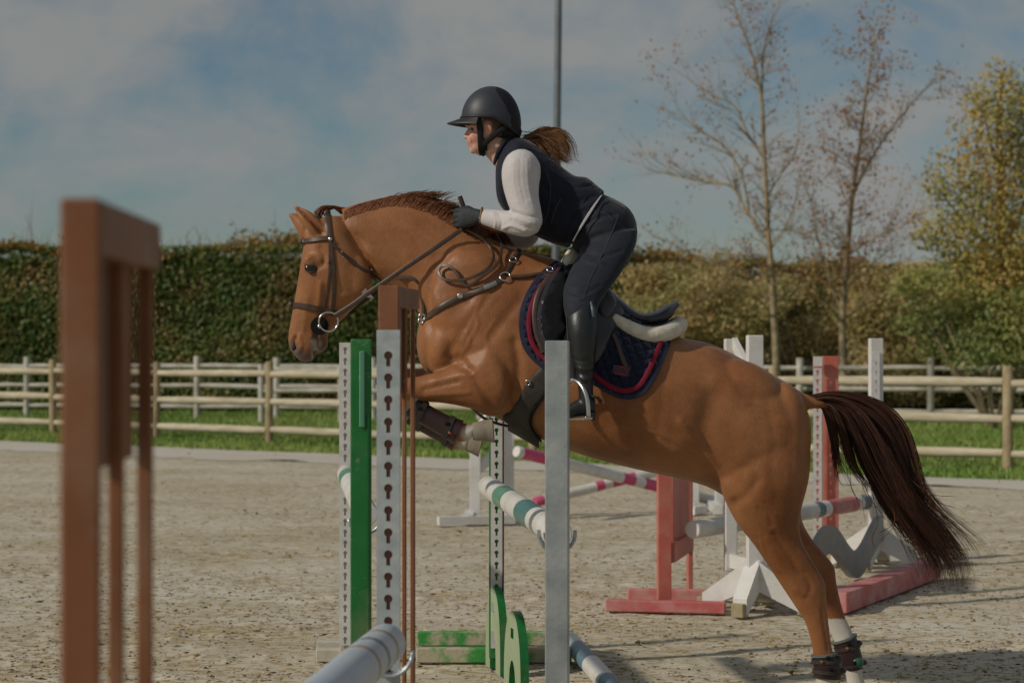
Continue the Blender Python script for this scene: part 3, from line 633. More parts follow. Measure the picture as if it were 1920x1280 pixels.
def keyhole_strip(name, a, b, wd, face, m, parent, pitch, r=0.013, thick=0.004, z0=None):
    """steel strip from a (bottom) to b (top) on a post, pierced by real keyholes; face = outward normal"""
    a = Vector(a); b = Vector(b); up = (b-a).normalized(); nrm = Vector(face).normalized(); sd = up.cross(nrm).normalized(); ln = (b-a).length
    n = max(1, int(ln/pitch)); mb = MB()
    arc = [(r*math.cos(q), r*math.sin(q)+r*0.55) for q in np.linspace(math.radians(-62), math.radians(242), 18)]
    prof = arc+[(-r*0.47, -r*2.0), (r*0.47, -r*2.0)]; m_ = len(prof)
    for i in range(n):
        c0 = a+up*(i*pitch+pitch/2); h = pitch/2; ww = wd/2; outer = []
        for (x, y) in prof:
            q = math.hypot(x, y); cx, cy = x/q, y/q; k = 1/max(abs(cx)/ww, abs(cy)/h)
            outer.append((cx*k, cy*k))
        # snap the nearest samples onto the corners
        for sx in (-1, 1):
            for sy in (-1, 1):
                jn = min(range(m_), key=lambda q: (outer[q][0]-sx*ww)**2+(outer[q][1]-sy*h)**2); outer[jn] = (sx*ww, sy*h)
        V = []
        for lay in (0, -thick):
            for (x, y) in outer: V.append(c0+sd*x+up*y+nrm*lay)
            for (x, y) in prof: V.append(c0+sd*x+up*y+nrm*lay)
        Fs = []
        for j in range(m_):
            k = (j+1) % m_
            Fs.append((j, k, m_+k, m_+j)); Fs.append((m_+j, m_+k, 3*m_+k, 3*m_+j))
        mb.add(V, Fs)
    # closing ends
    tz = a+up*(n*pitch)
    if (b-tz).length > 0.002: mb.beam(tz-nrm*thick/2, b-nrm*thick/2, wd, thick, up=nrm)
    me = bpy.data.meshes.new(name); me.from_pydata(mb.v, [], mb.f); o = finish(me, name, m, parent, recalc=False); return o
def jump_pole(name, label, a, b, r, bands, mats, group=None, n=20):
    """bands: list of (fraction_end, material index)"""
    a = Vector(a); b = Vector(b); mb = MB(); fr = [0.0, 0.004]; mi = [bands[0][1]]; rr = [r*0.9, r]
    for e, m_ in bands:
        st = fr[-1]; k = max(1, int((e-st)*24))
        for j in range(1, k+1): fr.append(st+(e-st)*j/k); mi.append(m_); rr.append(r)
    fr[-1] = 0.996; fr.append(1.0); mi.append(bands[-1][1]); rr.append(r*0.9)
    mb.tube([a.lerp(b, f) for f in fr], rr, n, mids=mi)
    o = mb.build(name, mats, None, smooth=True, sharp=40); return tag(o, label, 'pole', group)

# -- brown slatted wings in the foreground
def brown_wing(label, A, B, H, fr, wsl, strip, zp=1.36):
    """A near foot, B far foot of the wing's plane; slats stand on the side that faces the jump"""
    A = Vector(A); B = Vector(B); t = (B-A).normalized(); sd = Vector((t.y, -t.x, 0)); Z = Vector((0, 0, 1)); R = Matrix((sd, t, Z)).transposed()
    root = thing('jump_wing', label, 'jump stand', (A+B)/2)
    pw = 0.016 if not strip else 0.03
    mb = MB(); mb.box(A+Z*(H/2), (0.046 if not strip else 0.062, pw, H), R, bev=0.004); mb.build('post', M['brown'], root)
    mb = MB(); mb.box(B+Z*(H/2), (0.022 if not strip else 0.015, 0.014, H), R, bev=0.003); mb.build('post', M['brown'], root)
    for z, hh in ((H-0.032, 0.062), (0.32, 0.09)):
        mb = MB(); mb.beam(A+t*pw/2+Z*z, B-t*pw/2+Z*z, 0.046, hh, bev=0.003); mb.build('rail', M['brown'], root)
    for f in fr:
        p = A.lerp(B, f); mb = MB(); mb.box(p+Z*((H-0.066+0.37)/2), (wsl, 0.013, H-0.066-0.37), R, bev=0.003); mb.build('slat', M['brown'], root)
    mb = MB(); p = A.lerp(B, 0.5)-sd*(0.024/2+0.008); mb.box(p+Z*((H-0.065+zp)/2), (0.010, (B-A).length-pw-0.004, H-0.065-zp), R); mb.build('panel', M['brown'], root)
    for p in (A, B):
        k = 0.06 if p is A else -0.06
        mb = MB(); mb.beam(p-sd*0.32+Z*0.04+t*k, p+sd*0.32+Z*0.04+t*k, 0.08, 0.08, bev=0.005); mb.build('foot', M['brown'], root)
    if strip:
        p = A-t*(pw/2+0.006); keyhole_strip('keyhole_strip', p+Z*0.15, p+Z*(H-0.13), 0.069, -t, M['strip'], root, 0.0645, r=0.0125)
        mb = MB(); mb.beam(p+t*0.0035+Z*0.15, p+t*0.0035+Z*(H-0.13), 0.06, 0.003, up=t); mb.build('painted_hole_shade', M['holeshade'], root)  # dark sheet behind the keyholes, their inner shade put into its colour
    return root, t, sd
H1 = 1.684
YA = SY(1634); YB = SY(1340)
brown_wing('blurred brown slatted wing, wholly clear of the horse', P(152, 640, YA)*1-Vector((0, 0, CAMZ)), P(272, 640, YB)-Vector((0, 0, CAMZ)), H1, (0.50,), 0.0205, False)
YC = SY(640); YD = SY(590)
w2, tB, sB = brown_wing('brown slatted wing with keyhole strip standing before the horse\'s chest', P(730, 640, YC)-Vector((0, 0, CAMZ)), P(774, 640, YD)-Vector((0, 0, CAMZ)), H1, (0.62,), 0.013, True)
mb = MB()
cp = P(732, 1255, YC); rr = 0.068
arc = [cp+Vector((rr*math.cos(th), -0.07, 0.06+rr*math.sin(th))) for th in np.linspace(-math.pi*0.95, -0.05, 10)]
mb.tube(arc, 0.006, 8); arc2 = [p+Vector((0, 0.04, 0)) for p in arc]; mb.tube(arc2, 0.006, 8)
for p, q in zip(arc, arc2): mb.tube([p, q], 0.006, 6)
mb.build('cup', M['galv'], w2, smooth=True)
jump_pole('jump_pole', 'thick white pole with thin rings running out of the brown wing', P(262, 1612, SY(1300)), P(724, 1206, SY(662)), 0.058,
    [(0.79, 0), (0.805, 1), (0.855, 0), (0.872, 2), (0.925, 0), (0.94, 1), (1.0, 0)], [M['pole_pale'], M['pole_ring'], M['pole_grey']])

# -- oxer in mid view
def post_box(root, c, sx, sy, z0, z1, ang, m, name='post', bev=0.004):
    R = Matrix.Rotation(ang, 3, 'Z'); mb = MB(); c = Vector(c); mb.box(Vector((c.x, c.y, (z0+z1)/2)), (sx, sy, z1-z0), R, bev=bev); return mb.build(name, m, root)
# galvanised stand, near side
g0 = P(1045, 640, SY(550)); g0.z = 0
root = thing('jump_stand', 'plain galvanised steel stand in front of the rider\'s boot', 'jump stand', g0)
post_box(root, g0, 0.080, 0.06, 0.02, 1.523, math.radians(-6), M['galv'])
for a, b in (((-0.35, 0.02), (0.35, -0.02)), ((0.0, -0.36), (0.02, 0.42))):
    mb = MB(); mb.beam(g0+Vector((a[0], a[1], 0.035)), g0+Vector((b[0], b[1], 0.035)), 0.06, 0.07, bev=0.004); mb.build('foot', M['galv'], root)
mb = MB(); q = P(1045, 1003, SY(548)); mb.tube([q+Vector((0.062*math.cos(t_), 0.045, 0.062*math.sin(t_))) for t_ in np.linspace(math.pi*1.0, 2*math.pi, 10)], 0.007, 8); mb.tube([q+Vector((0.062*math.cos(t_), 0.085, 0.062*math.sin(t_))) for t_ in np.linspace(math.pi*1.0, 2*math.pi, 10)], 0.007, 8)
for s_ in (-1, 1): mb.beam(q+Vector((0.062*s_, 0.03, 0.0)), q+Vector((0.062*s_, 0.095, 0.0)), 0.012, 0.02)
mb.beam(q+Vector((-0.0, 0.028, -0.06)), q+Vector((0.0, 0.095, -0.06)), 0.03, 0.01)
mb.build('cup', M['galv'], root)
# white keyhole stand A on the far side and green box stand on the near side of the first element
cS = P(647, 640, SY(398)); cS.z = 0
rootA = thing('jump_stand', 'white keyhole stand half hidden by the green box post', 'jump stand', cS)
post_box(rootA, cS+Vector((0.0, 0.035, 0)), 0.052, 0.05, 0.03, 1.50, 0.0, M['whitedirt'])
keyhole_strip('keyhole_strip', cS+Vector((0, 0.0, 0.09)), cS+Vector((0, 0.0, 1.515)), 0.055, (0, -1, 0), M['stripwhite'], rootA, 0.0505, r=0.0095)
for dx, ln in ((-0.02, 0.3), (0.0, 0.26)):
    mb = MB(); q = cS+Vector((0, 0.09 if dx == 0 else 0.34, 0.032)); mb.beam(q+Vector((-ln*0.55, 0, 0)), q+Vector((ln*0.45, 0.0, 0)), 0.07, 0.06, bev=0.004); mb.build('foot', M['whitedirt'], rootA)
mb = MB(); mb.beam(cS+Vector((0, 0.05, 0.076)), cS+Vector((0, 0.42, 0.076)), 0.06, 0.028); mb.build('foot_bridge', M['whitedirt'], rootA)
cG = P(677, 640, SY(535)); cG.z = 0
rootG = thing('jump_stand', 'bright green box post standing under the horse\'s muzzle', 'jump stand', cG)
post_box(rootG, cG, 0.073, 0.06, 0.02, 1.528, math.radians(3), M['green'])
post_box(rootG, cG+Vector((0.006, -0.034, 0)), 0.020, 0.012, 1.22, 1.487, math.radians(3), M['greenlight'], 'channel_cover')
post_box(rootG, cG+Vector((0.028, -0.031, 0)), 0.012, 0.006, 0.10, 1.26, math.radians(3), M['greendeep'], 'channel_lip')
for a_, b_ in (((-0.35, 0.03), (0.33, -0.02)), ((0.02, -0.34), (-0.02, 0.40))):
    mb = MB(); mb.beam(cG+Vector((a_[0], a_[1], 0.035)), cG+Vector((b_[0], b_[1], 0.035)), 0.06, 0.07, bev=0.004); mb.build('foot', M['green'], rootG)
q = P(684, 966, SY(528)); mb = MB()
for dy in (0.045, 0.085): mb.tube([q+Vector((0.06*math.cos(t_), dy-0.03, 0.06*math.sin(t_)-0.004)) for t_ in np.linspace(math.pi*1.05, 2*math.pi*0.96, 10)], 0.007, 8)
mb.beam(q+Vector((0, 0.0, -0.066)), q+Vector((0, 0.07, -0.066)), 0.03, 0.01); mb.build('cup', M['galv'], rootG, smooth=True)
jump_pole('jump_pole', 'white pole with pale green bands behind the green box post', P(650, 888, SY(403)), P(686, 963, SY(524)), 0.045,
    [(0.12, 0), (0.27, 1), (1.0, 0)], [M['pole_white'], M['pole_green']])
# green stand B (far side, second element)
gB = P(931, 640, SY(405)); gB.z = 0
rootB = thing('jump_stand', 'green edged white keyhole stand behind the horse\'s girth', 'jump stand', gB)
post_box(rootB, gB+Vector((0, 0.045, 0)), 0.068, 0.06, 0.05, 1.50, math.radians(-3), M['green'])
keyhole_strip('keyhole_strip', gB+Vector((0, 0.008, 0.1)), gB+Vector((0, 0.008, 1.49)), 0.054, (0, -1, 0), M['stripwhite'], rootB, 0.0515, r=0.0095)
post_box(rootB, gB+Vector((0.030, 0.016, 0)), 0.006, 0.03, 0.06, 1.49, 0, M['gapshade'], 'painted_edge_shade')  # solid near-black bar painted in as shade along the strip's edge
for (u0, v0, u1, v1, m_) in ((780, 1243, 1072, 1243, 'greenbright'), (782, 1211, 1075, 1211, 'greenbright')):
    a = PG(u0, v0); b = PG(u1, v1); mb = MB(); mb.beam(a+Vector((0, 0.04, 0.035)), b+Vector((0, 0.04, 0.035)), 0.06, 0.07, bev=0.005); mb.build('foot', M[m_], rootB)
for (u, v) in ((931, 1250),):
    mb = MB(); c_ = PG(u, 1246); mb.beam(c_+Vector((0, 0.02, 0.086)), c_+Vector((0, 0.62, 0.086)), 0.07, 0.03, bev=0.004); mb.build('foot_bridge', M['green'], rootB)
jump_pole('jump_pole', 'green and white banded pole between the green edged stand and the steel stand', P(916, 912, SY(410)), P(1047, 1001, SY(541)), 0.05,
    [(0.26, 0), (0.40, 1), (0.60, 0), (0.76, 2), (1.0, 0)], [M['pole_white'], M['pole_green'], M['pole_teal']])
jump_pole('ground_pole', 'blue and white pole lying on the sand by the steel stand', PG(1068, 1218)+Vector((0, 0, 0.046)), PG(1168, 1332)+Vector((0, 0, 0.046)), 0.046,
    [(0.18, 0), (0.46, 1), (0.75, 0), (1.0, 1)], [M['pole_white'], M['pole_blue']])
# rounded green filler boards with arch and slot
def filler(label, u, vb, hgt, wd, yaw):
    c = PG(u, vb); ax = Vector((math.sin(yaw), -math.cos(yaw), 0)); nrm = Vector((-math.cos(yaw), -math.sin(yaw), 0)); Z = Vector((0, 0, 1))
    outl = []
    for i in range(25):
        th = math.pi*i/24; x = -wd/2*math.cos(th); z = hgt*(math.sin(th)**0.62) if 0 < i < 24 else 0.0; outl.append((x, z))
    aw = wd*0.2; ah = hgt*0.47
    arch = [(aw*math.cos(th), ah*(max(0, math.sin(th))**0.7)) for th in np.linspace(0, math.pi, 13)]
    poly = outl+arch[0:0]
    sw, sh, sz = wd*0.085, hgt*0.055, hgt*0.76
    slot = [(-sw, sz-sh), (-sw, sz+sh), (sw, sz+sh), (sw, sz-sh)]
    pts2 = [Vector(p) for p in outl]; na = len(pts2); edges = []
    full = outl[:]+[(aw, 0.0)]+[(x, z) for x, z in arch[1:-1]]+[(-aw, 0.0)]
    n0 = len(full); allp = [Vector(p) for p in full+slot]
    edges = [(i, (i+1) % n0) for i in range(n0)]+[(n0+i, n0+(i+1) % 4) for i in range(4)]
    vs_, es_, fs_, _, _, _ = delaunay_2d_cdt(allp, edges, [], 1, 1e-6)
    def inside(p, poly):
        k = False; j = len(poly)-1
        for i in range(len(poly)):
            if (poly[i][1] > p[1]) != (poly[j][1] > p[1]) and p[0] < (poly[j][0]-poly[i][0])*(p[1]-poly[i][1])/(poly[j][1]-poly[i][1])+poly[i][0]: k = not k
            j = i
        return k
    keep = []
    for f in fs_:
        m_ = sum((vs_[i] for i in f), Vector((0, 0)))/len(f)
        if inside(m_, full) and not inside(m_, slot): keep.append(tuple(f))
    mb = MB(); th_ = 0.036; n_ = len(vs_)
    V = [c+ax*p.x+Z*p.y+nrm*th_/2 for p in vs_]+[c+ax*p.x+Z*p.y-nrm*th_/2 for p in vs_]
    Fs = keep+[tuple(i+n_ for i in f[::-1]) for f in keep]; mi = [0]*len(Fs); cnt = {}
    for f in keep:
        for a, b in zip(f, f[1:]+f[:1]): cnt[frozenset((a, b))] = cnt.get(frozenset((a, b)), 0)+1
    for f in keep:
        for a, b in zip(f, f[1:]+f[:1]):
            if cnt[frozenset((a, b))] == 1: Fs.append((a, b, b+n_, a+n_)); mi.append(1)
    mb.v = V; mb.f = Fs; mb.m = mi
    o = mb.build('filler_board', [M['greenboard'], M['green']], None); return tag(o, label, 'jump filler')
filler('rounded green board with arch cut, tucked against the green edged stand', 931, 1256, 0.385, 0.34, math.radians(12))
filler('rounded green board with arch cut, standing out on the sand by itself', 968, 1318, 0.388, 0.34, math.radians(12))

# -- red and white jump behind the hind legs
def red_stand(label, u, s, H, strip_on):
    c = P(u, 640, SY(s)); c.z = 0; root = thing('jump_wing', label, 'jump stand', c)
    return root, c
YR = SY(330)
rootR, cR = red_stand('red slatted wing standing below the horse\'s belly', 1245, 330, 1.42, False)
def col_at(u, s): p = P(u, 640, SY(s)); p.z = 0; return p
pA = col_at(1245, 330); pM = col_at(1268, 320); pB = col_at(1293, 311)
post_box(rootR, pA, 0.078, 0.05, 0.03, 1.42, 0.1, M['red'])
post_box(rootR, pB, 0.03, 0.06, 0.03, 1.42, 0.1, M['red'])
post_box(rootR, col_at(1262, 322), 0.018, 0.045, 0.38, 1.33, 0.1, M['red'], 'slat')
post_box(rootR, col_at(1278, 315), 0.05, 0.03, 0.38, 1.33, 0.1, M['redscuff'], 'slat')
mb = MB(); mb.beam(col_at(1259, 327)+Vector((0, 0, 0.86)), col_at(1290, 313)+Vector((0, 0, 0.86)), 0.012, 0.96); mb.build('panel', M['red'], rootR)
for z in (0.32, 1.36):
    mb = MB(); mb.beam(pA+Vector((0.04, 0, z)), pB+Vector((-0.0, 0, z)), 0.05, 0.11, bev=0.003); mb.build('rail', M['red'], rootR)
for (u0, v0, u1, v1) in ((1137, 1147, 1362, 1152), (1178, 1126, 1345, 1128)):
    mb = MB(); mb.beam(PG(u0, v0)+Vector((0, 0.04, 0.035)), PG(u1, v1)+Vector((0, 0.04, 0.035)), 0.07, 0.065, bev=0.006); mb.build('foot', M['redscuff'], rootR)
rootR2, cR2 = red_stand('red wing with white keyhole strip behind the horse\'s tail', 1550, 274, 1.42, True)
post_box(rootR2, col_at(1557, 274), 0.105, 0.05, 0.03, 1.42, 0.0, M['red'])
keyhole_strip('keyhole_strip', col_at(1533, 275.5)+Vector((0, 0, 0.1)), col_at(1533, 275.5)+Vector((0, 0, 1.34)), 0.06, (0, -1, 0), M['stripwhite'], rootR2, 0.062, r=0.0115)
post_box(rootR2, col_at(1533, 274), 0.058, 0.03, 0.03, 1.418, 0.0, M['red'], 'strip_bar')
mb = MB(); q = col_at(1533, 275.2); mb.box(q+Vector((0, -0.012, 1.385)), (0.06, 0.02, 0.065)); mb.build('strip_cap', M['white'], rootR2)
for dy in (0.1, 0.42):
    mb = MB(); q = col_at(1550, 274); mb.beam(q+Vector((-0.3, dy, 0.035)), q+Vector((0.34, dy, 0.035)), 0.07, 0.065, bev=0.006); mb.build('foot', M['redscuff'], rootR2)
mb = MB(); q = col_at(1550, 274); mb.beam(q+Vector((0, 0.0, 0.085)), q+Vector((0, 0.5, 0.085)), 0.07, 0.03); mb.build('foot_bridge', M['red'], rootR2)
jump_pole('jump_pole', 'white pole with slate and dull red bands behind the hind legs', P(1298, 993, SY(328)), P(1652, 936, SY(276)), 0.052,
    [(0.23, 0), (0.31, 1), (0.60, 0), (0.635, 1), (0.67, 0), (0.83, 2), (0.86, 0), (0.905, 1), (1.0, 0)], [M['pole_white'], M['pole_grey'], M['redscuff']])
def white_stand(label, u, s, H, wing=False, strip=False):
    c = col_at(u, s); root = thing('jump_stand', label, 'jump stand', c)
    pw = 0.088
    post_box(root, c, pw, 0.06, 0.22, H, 0.12, M['white'])
    for k, (dx, dy, m_) in enumerate(((-0.10, -0.15, 'white'), (0.27, -0.06, 'white'), (-0.26, 0.16, 'white'), (0.12, 0.36, 'whitedirt'))):
        e = c+Vector((dx, dy, 0.05)); st = c+Vector((dx*0.08, dy*0.08, 0.27)); mb = MB()
        d_ = (e-st); sd = Vector((-d_.y, d_.x, 0)).normalized(); Z = Vector((0, 0, 1)); th_ = 0.085
        poly = [st+Z*0.03, st-Z*0.14, e-Z*0.045, e+Z*0.05]
        mb.prism([p-sd*th_/2 for p in poly], sd*th_); mb.build('foot', M[m_], root)
        mb = MB(); mb.box(e+Vector((0, 0, -0.012)), (0.075, 0.075, 0.075), Matrix.Rotation(math.atan2(d_.y, d_.x), 3, 'Z'), bev=0.004); mb.build('foot_block', M['block'], root)
    if wing:
        q = c+Vector((-0.10, 0.32, 0)); post_box(root, q, 0.07, 0.05, 0.20, H-0.02, 0.12, M['white'], 'wing_post')
        mb = MB(); mb.beam(q+Vector((0.02, 0, H-0.04)), c+Vector((-0.03, 0.02, H-0.20)), 0.03, 0.06); mb.build('brace', M['white'], root)
        mb = MB(); mb.beam(q+Vector((0, 0, 0.26)), c+Vector((0, 0.02, 0.26)), 0.03, 0.08); mb.build('brace', M['white'], root)
    if strip:
        keyhole_strip('keyhole_strip', c+Vector((-0.004, -0.036, 0.35)), c+Vector((-0.004, -0.036, H-0.09)), 0.05, (0.0, -1, 0), M['stripwhite'], root, 0.062, r=0.008)
    return root, c
ws1, c1 = white_stand('white stand with a wing post rising behind the horse\'s croup', 1415, 335, 1.555, wing=True)
ws2, c2 = white_stand('white stand with keyhole strip beyond the horse\'s tail', 1642, 279, 1.54, strip=True)
# wavy filler plank hung between the two white stands
a = P(1428, 1022, SY(332)); b = P(1646, 980, SY(280)); n = 64; up = []; dn = []
for i in range(n+1):
    f = i/n; p = a.lerp(b, f); f2 = min(max((f-0.0)/1.0, 0), 1)
    wv = 0.10*math.cos(f2*2*math.pi*2.0+0.0)-0.135
    hw = 0.085
    up.append(p+Vector((0, 0, wv+hw))); dn.append(p+Vector((0, 0, wv-hw)))
dv = (b-a).normalized(); nn = Vector((dv.y, -dv.x, 0)).normalized()*0.04; mb = MB()
for i in range(n):
    q = [up[i], up[i+1], dn[i+1], dn[i]]; V = q+[p+nn for p in q]
    Fs = [(0, 1, 2, 3), (7, 6, 5, 4), (0, 4, 5, 1), (3, 2, 6, 7)]
    if i == 0: Fs.append((0, 3, 7, 4))
    if i == n-1: Fs.append((1, 5, 6, 2))
    mb.add(V, Fs)
bm = bmesh.new(); me = bpy.data.meshes.new('wave_plank'); me.from_pydata(mb.v, [], mb.f); bm.from_mesh(me); bmesh.ops.remove_doubles(bm, verts=bm.verts[:], dist=1e-5); bm.to_mesh(me); bm.free()
o = finish(me, 'wave_plank', M['greyboard']); tag(o, 'grey wavy filler plank hung between the two white stands', 'jump filler')
# red box on the ground
a = PG(1562, 1150); b = PG(1742, 1083); mb = MB(); mb.beam(a+Vector((0.02, 0.03, 0.058)), b+Vector((0.02, 0.03, 0.058)), 0.13, 0.116, bev=0.006)
o = mb.build('ground_box', M['redscuff']); tag(o, 'long scuffed red box lying on the sand behind the hind hooves', 'jump filler')

# -- pink and white cross jump far back
jump_pole('jump_pole', 'pink and white pole of the cross jump sloping down to the right', P(968, 846, SY(222)), P(1372, 946, SY(200)), 0.05,
    [(0.02, 1), (0.135, 0), (0.46, 1), (0.515, 0), (0.56, 1), (0.70, 0), (0.905, 1), (0.96, 0), (1.0, 1)], [M['pink'], M['pole_white']])
jump_pole('jump_pole', 'pink and white pole of the cross jump sloping up to the right', P(1003, 941, SY(215)), P(1300, 866, SY(206)), 0.045,
    [(0.05, 0), (0.37, 1), (0.42, 0), (0.47, 1), (0.62, 0), (0.75, 1), (0.83, 0), (1.0, 1)], [M['pink'], M['pole_white']])
def far_wing(label, u, s, H, du, rv=1):
    c = col_at(u, s); q = col_at(u+du, s*1.01); root = thing('jump_wing', label, 'jump stand', c)
    post_box(root, c, 0.10, 0.07, 0.02, H, 0, M['white']); post_box(root, q, 0.09, 0.07, 0.02, H*0.62, 0, M['white'], 'wing_post')
    mb = MB(); mb.beam(q+Vector((0, 0, H*0.58)), c+Vector((0, 0, H*0.86)), 0.05, 0.09); mb.build('brace', M['white'], root)
    mb = MB(); mb.beam(q+Vector((0, 0, 0.42)), c+Vector((0, 0, 0.66)), 0.05, 0.08); mb.build('brace', M['white'], root)
    for p in (c, q):
        mb = MB(); mb.beam(p+Vector((-0.05, -0.35, 0.04)), p+Vector((-0.05, 0.3, 0.04)), 0.08, 0.08); mb.build('foot', M['white'], root)
    mb = MB(); mb.beam(q+Vector((-0.3, -0.38, 0.035)), c+Vector((0.05, -0.38, 0.035)), 0.09, 0.07); mb.build('foot', M['white'], root)
    return root
far_wing('white wing of the cross jump behind the horse\'s front hooves', 953, 219, 1.25, -62)
far_wing('white wing of the cross jump hidden behind the horse\'s belly', 1300, 207, 1.05, 50)

# ------------------------------------------------------------------ the horse
def coat_material():
    m = bpy.data.materials.new('chestnut_coat'); m.use_nodes = True; t = m.node_tree; b = t.nodes['Principled BSDF']; lk = t.links.new
    b.inputs['Roughness'].default_value = 0.46; b.inputs['Specular IOR Level'].default_value = 0.32
    b.inputs['Sheen Weight'].default_value = 0.12; b.inputs['Sheen Roughness'].default_value = 0.35; b.inputs['Sheen Tint'].default_value = (1.0, 0.75, 0.5, 1)
    co = N(t, 'ShaderNodeTexCoord'); v = co.outputs['Object']
    nz = N(t, 'ShaderNodeTexNoise', i_Scale=3.2, i_Detail=6.0, i_Roughness=0.62); lk(v, nz.inputs['Vector'])
    r = N(t, 'ShaderNodeValToRGB'); e = r.color_ramp.elements; e[0].position = 0.32; e[1].position = 0.70
    e[0].color = (0.205, 0.073, 0.024, 1); e[1].color = (0.375, 0.168, 0.070, 1); lk(nz.outputs['Fac'], r.inputs['Fac'])
    mp = N(t, 'ShaderNodeMapping'); mp.inputs['Scale'].default_value = (1, 1, 0.3); mp.inputs['Rotation'].default_value = (0, 0.6, 0); lk(v, mp.inputs['Vector'])
    hz = N(t, 'ShaderNodeTexNoise', i_Scale=190.0, i_Detail=3.0); lk(mp.outputs['Vector'], hz.inputs['Vector'])
    hv = N(t, 'ShaderNodeMixRGB', blend_type='OVERLAY', i_0=0.22); lk(r.outputs['Color'], hv.inputs[1]); lk(hz.outputs['Fac'], hv.inputs[2])
    at = N(t, 'ShaderNodeAttribute', attribute_name='tint'); sp = N(t, 'ShaderNodeSeparateColor'); lk(at.outputs['Color'], sp.inputs['Color'])
    cur = hv.outputs['Color']
    for ch, c in (('Green', (0.105, 0.085, 0.078, 1)), ('Blue', (0.20, 0.06, 0.022, 1)), ('Red', (0.60, 0.56, 0.50, 1))):
        mx = N(t, 'ShaderNodeMixRGB', blend_type='MIX'); mx.inputs[2].default_value = c; lk(sp.outputs[ch], mx.inputs[0]); lk(cur, mx.inputs[1]); cur = mx.outputs['Color']
    lk(cur, b.inputs['Base Color'])
    md_ = N(t, 'ShaderNodeTexNoise', i_Scale=22.0, i_Detail=4.0, i_Roughness=0.6); lk(v, md_.inputs['Vector'])
    bp0 = N(t, 'ShaderNodeBump', i_Strength=0.22, i_Distance=0.010); lk(md_.outputs['Fac'], bp0.inputs['Height'])
    bp = N(t, 'ShaderNodeBump', i_Strength=0.25, i_Distance=0.004); lk(hz.outputs['Fac'], bp.inputs['Height']); lk(bp0.outputs['Normal'], bp.inputs['Normal']); lk(bp.outputs['Normal'], b.inputs['Normal'])
    rr_ = N(t, 'ShaderNodeMapRange'); rr_.inputs['To Min'].default_value = 0.36; rr_.inputs['To Max'].default_value = 0.56; lk(nz.outputs['Fac'], rr_.inputs['Value']); lk(rr_.outputs['Result'], b.inputs['Roughness'])
    return m
M['coat'] = coat_material()
M['hair'] = hairmat('chestnut_mane', [(0.11, 0.038, 0.017), (0.17, 0.062, 0.026), (0.25, 0.10, 0.045)], 0.45)
M['taildark'] = hairmat('dark_tail_hair', [(0.016, 0.008, 0.007), (0.034, 0.014, 0.010), (0.07, 0.027, 0.016), (0.13, 0.055, 0.028)])
M['hoof'] = mat('hoof_horn', (0.20, 0.165, 0.125), (0.30, 0.26, 0.20), scale=14, rough=0.7, bump=0.3, bscale=40)
M['eye'] = mat('dark_eye', (0.012, 0.008, 0.006), rough=0.08, spec=0.6)
M['lid'] = mat('eyelid_skin', (0.07, 0.035, 0.022), rough=0.6)
M['nostril'] = mat('nostril_dark', (0.02, 0.014, 0.012), rough=0.7)

torso = [(800, 545, 803, 640, .06, 0), (815, 505, 812, 668, .145, 0), (860, 478, 850, 728, .205, 0, 2.2), (920, 466, 912, 772, .24, 0, 2.2), (985, 474, 975, 806, .258, 0, 2.2), (1050, 490, 1040, 834, .272, 0, 2.15),
         (1120, 540, 1112, 859, .292, 0, 2.15), (1200, 596, 1200, 881, .312, 0, 2.15), (1270, 630, 1268, 896, .308, 0, 2.15), (1335, 645, 1326, 912, .286, 0, 2.2), (1400, 677, 1378, 938, .28, 0, 2.25), (1455, 705, 1440, 935, .265, 0, 2.3),
         (1496, 735, 1486, 905, .215, 0, 2.2), (1514, 775, 1512, 860, .13, 0)]
neck = [(640, 392, 690, 500, .062, 0), (662, 384, 722, 533, .078, 0), (700, 374, 745, 545, .084, 0), (745, 368, 768, 560, .092, 0), (805, 381, 786, 588, .112, 0), (862, 412, 800, 622, .140, 0), (925, 449, 832, 690, .18, 0), (985, 473, 900, 740, .21, 0), (1040, 486, 980, 760, .2, 0)]
head = [(602, 408, 640, 405, .045, 0), (585, 418, 664, 432, .078, 0), (575, 440, 684, 472, .096, 0, 2.2), (568, 468, 695, 505, .102, 0, 2.3), (563, 500, 698, 532, .100, 0, 2.3), (557, 535, 686, 556, .086, 0, 2.3), (552, 565, 662, 578, .071, 0, 2.3), (547, 592, 640, 600, .060, 0, 2.3),
        (542, 620, 620, 620, .053, 0, 2.2), (541, 642, 607, 640, .055, 0, 2.2), (548, 660, 598, 655, .050, 0, 2.2), (561, 674, 592, 668, .036, 0), (572, 679, 586, 675, .018, 0)]
hind_n = [(1350, 800, 1512, 800, .12, -.13), (1346, 868, 1520, 850, .128, -.145), (1353, 922, 1516, 902, .118, -.155), (1380, 978, 1501, 962, .088, -.155), (1413, 1020, 1501, 1006, .064, -.15), (1444, 1066, 1523, 1050, .050, -.15), (1468, 1102, 1545, 1088, .046, -.15), (1488, 1132, 1549, 1118, .042, -.15),
          (1508, 1163, 1552, 1151, .034, -.15), (1519, 1195, 1556, 1188, .030, -.15), (1525, 1225, 1562, 1222, .030, -.15), (1529, 1249, 1574, 1250, .036, -.15), (1530, 1272, 1572, 1282, .033, -.15), (1526, 1290, 1572, 1300, .036, -.15)]
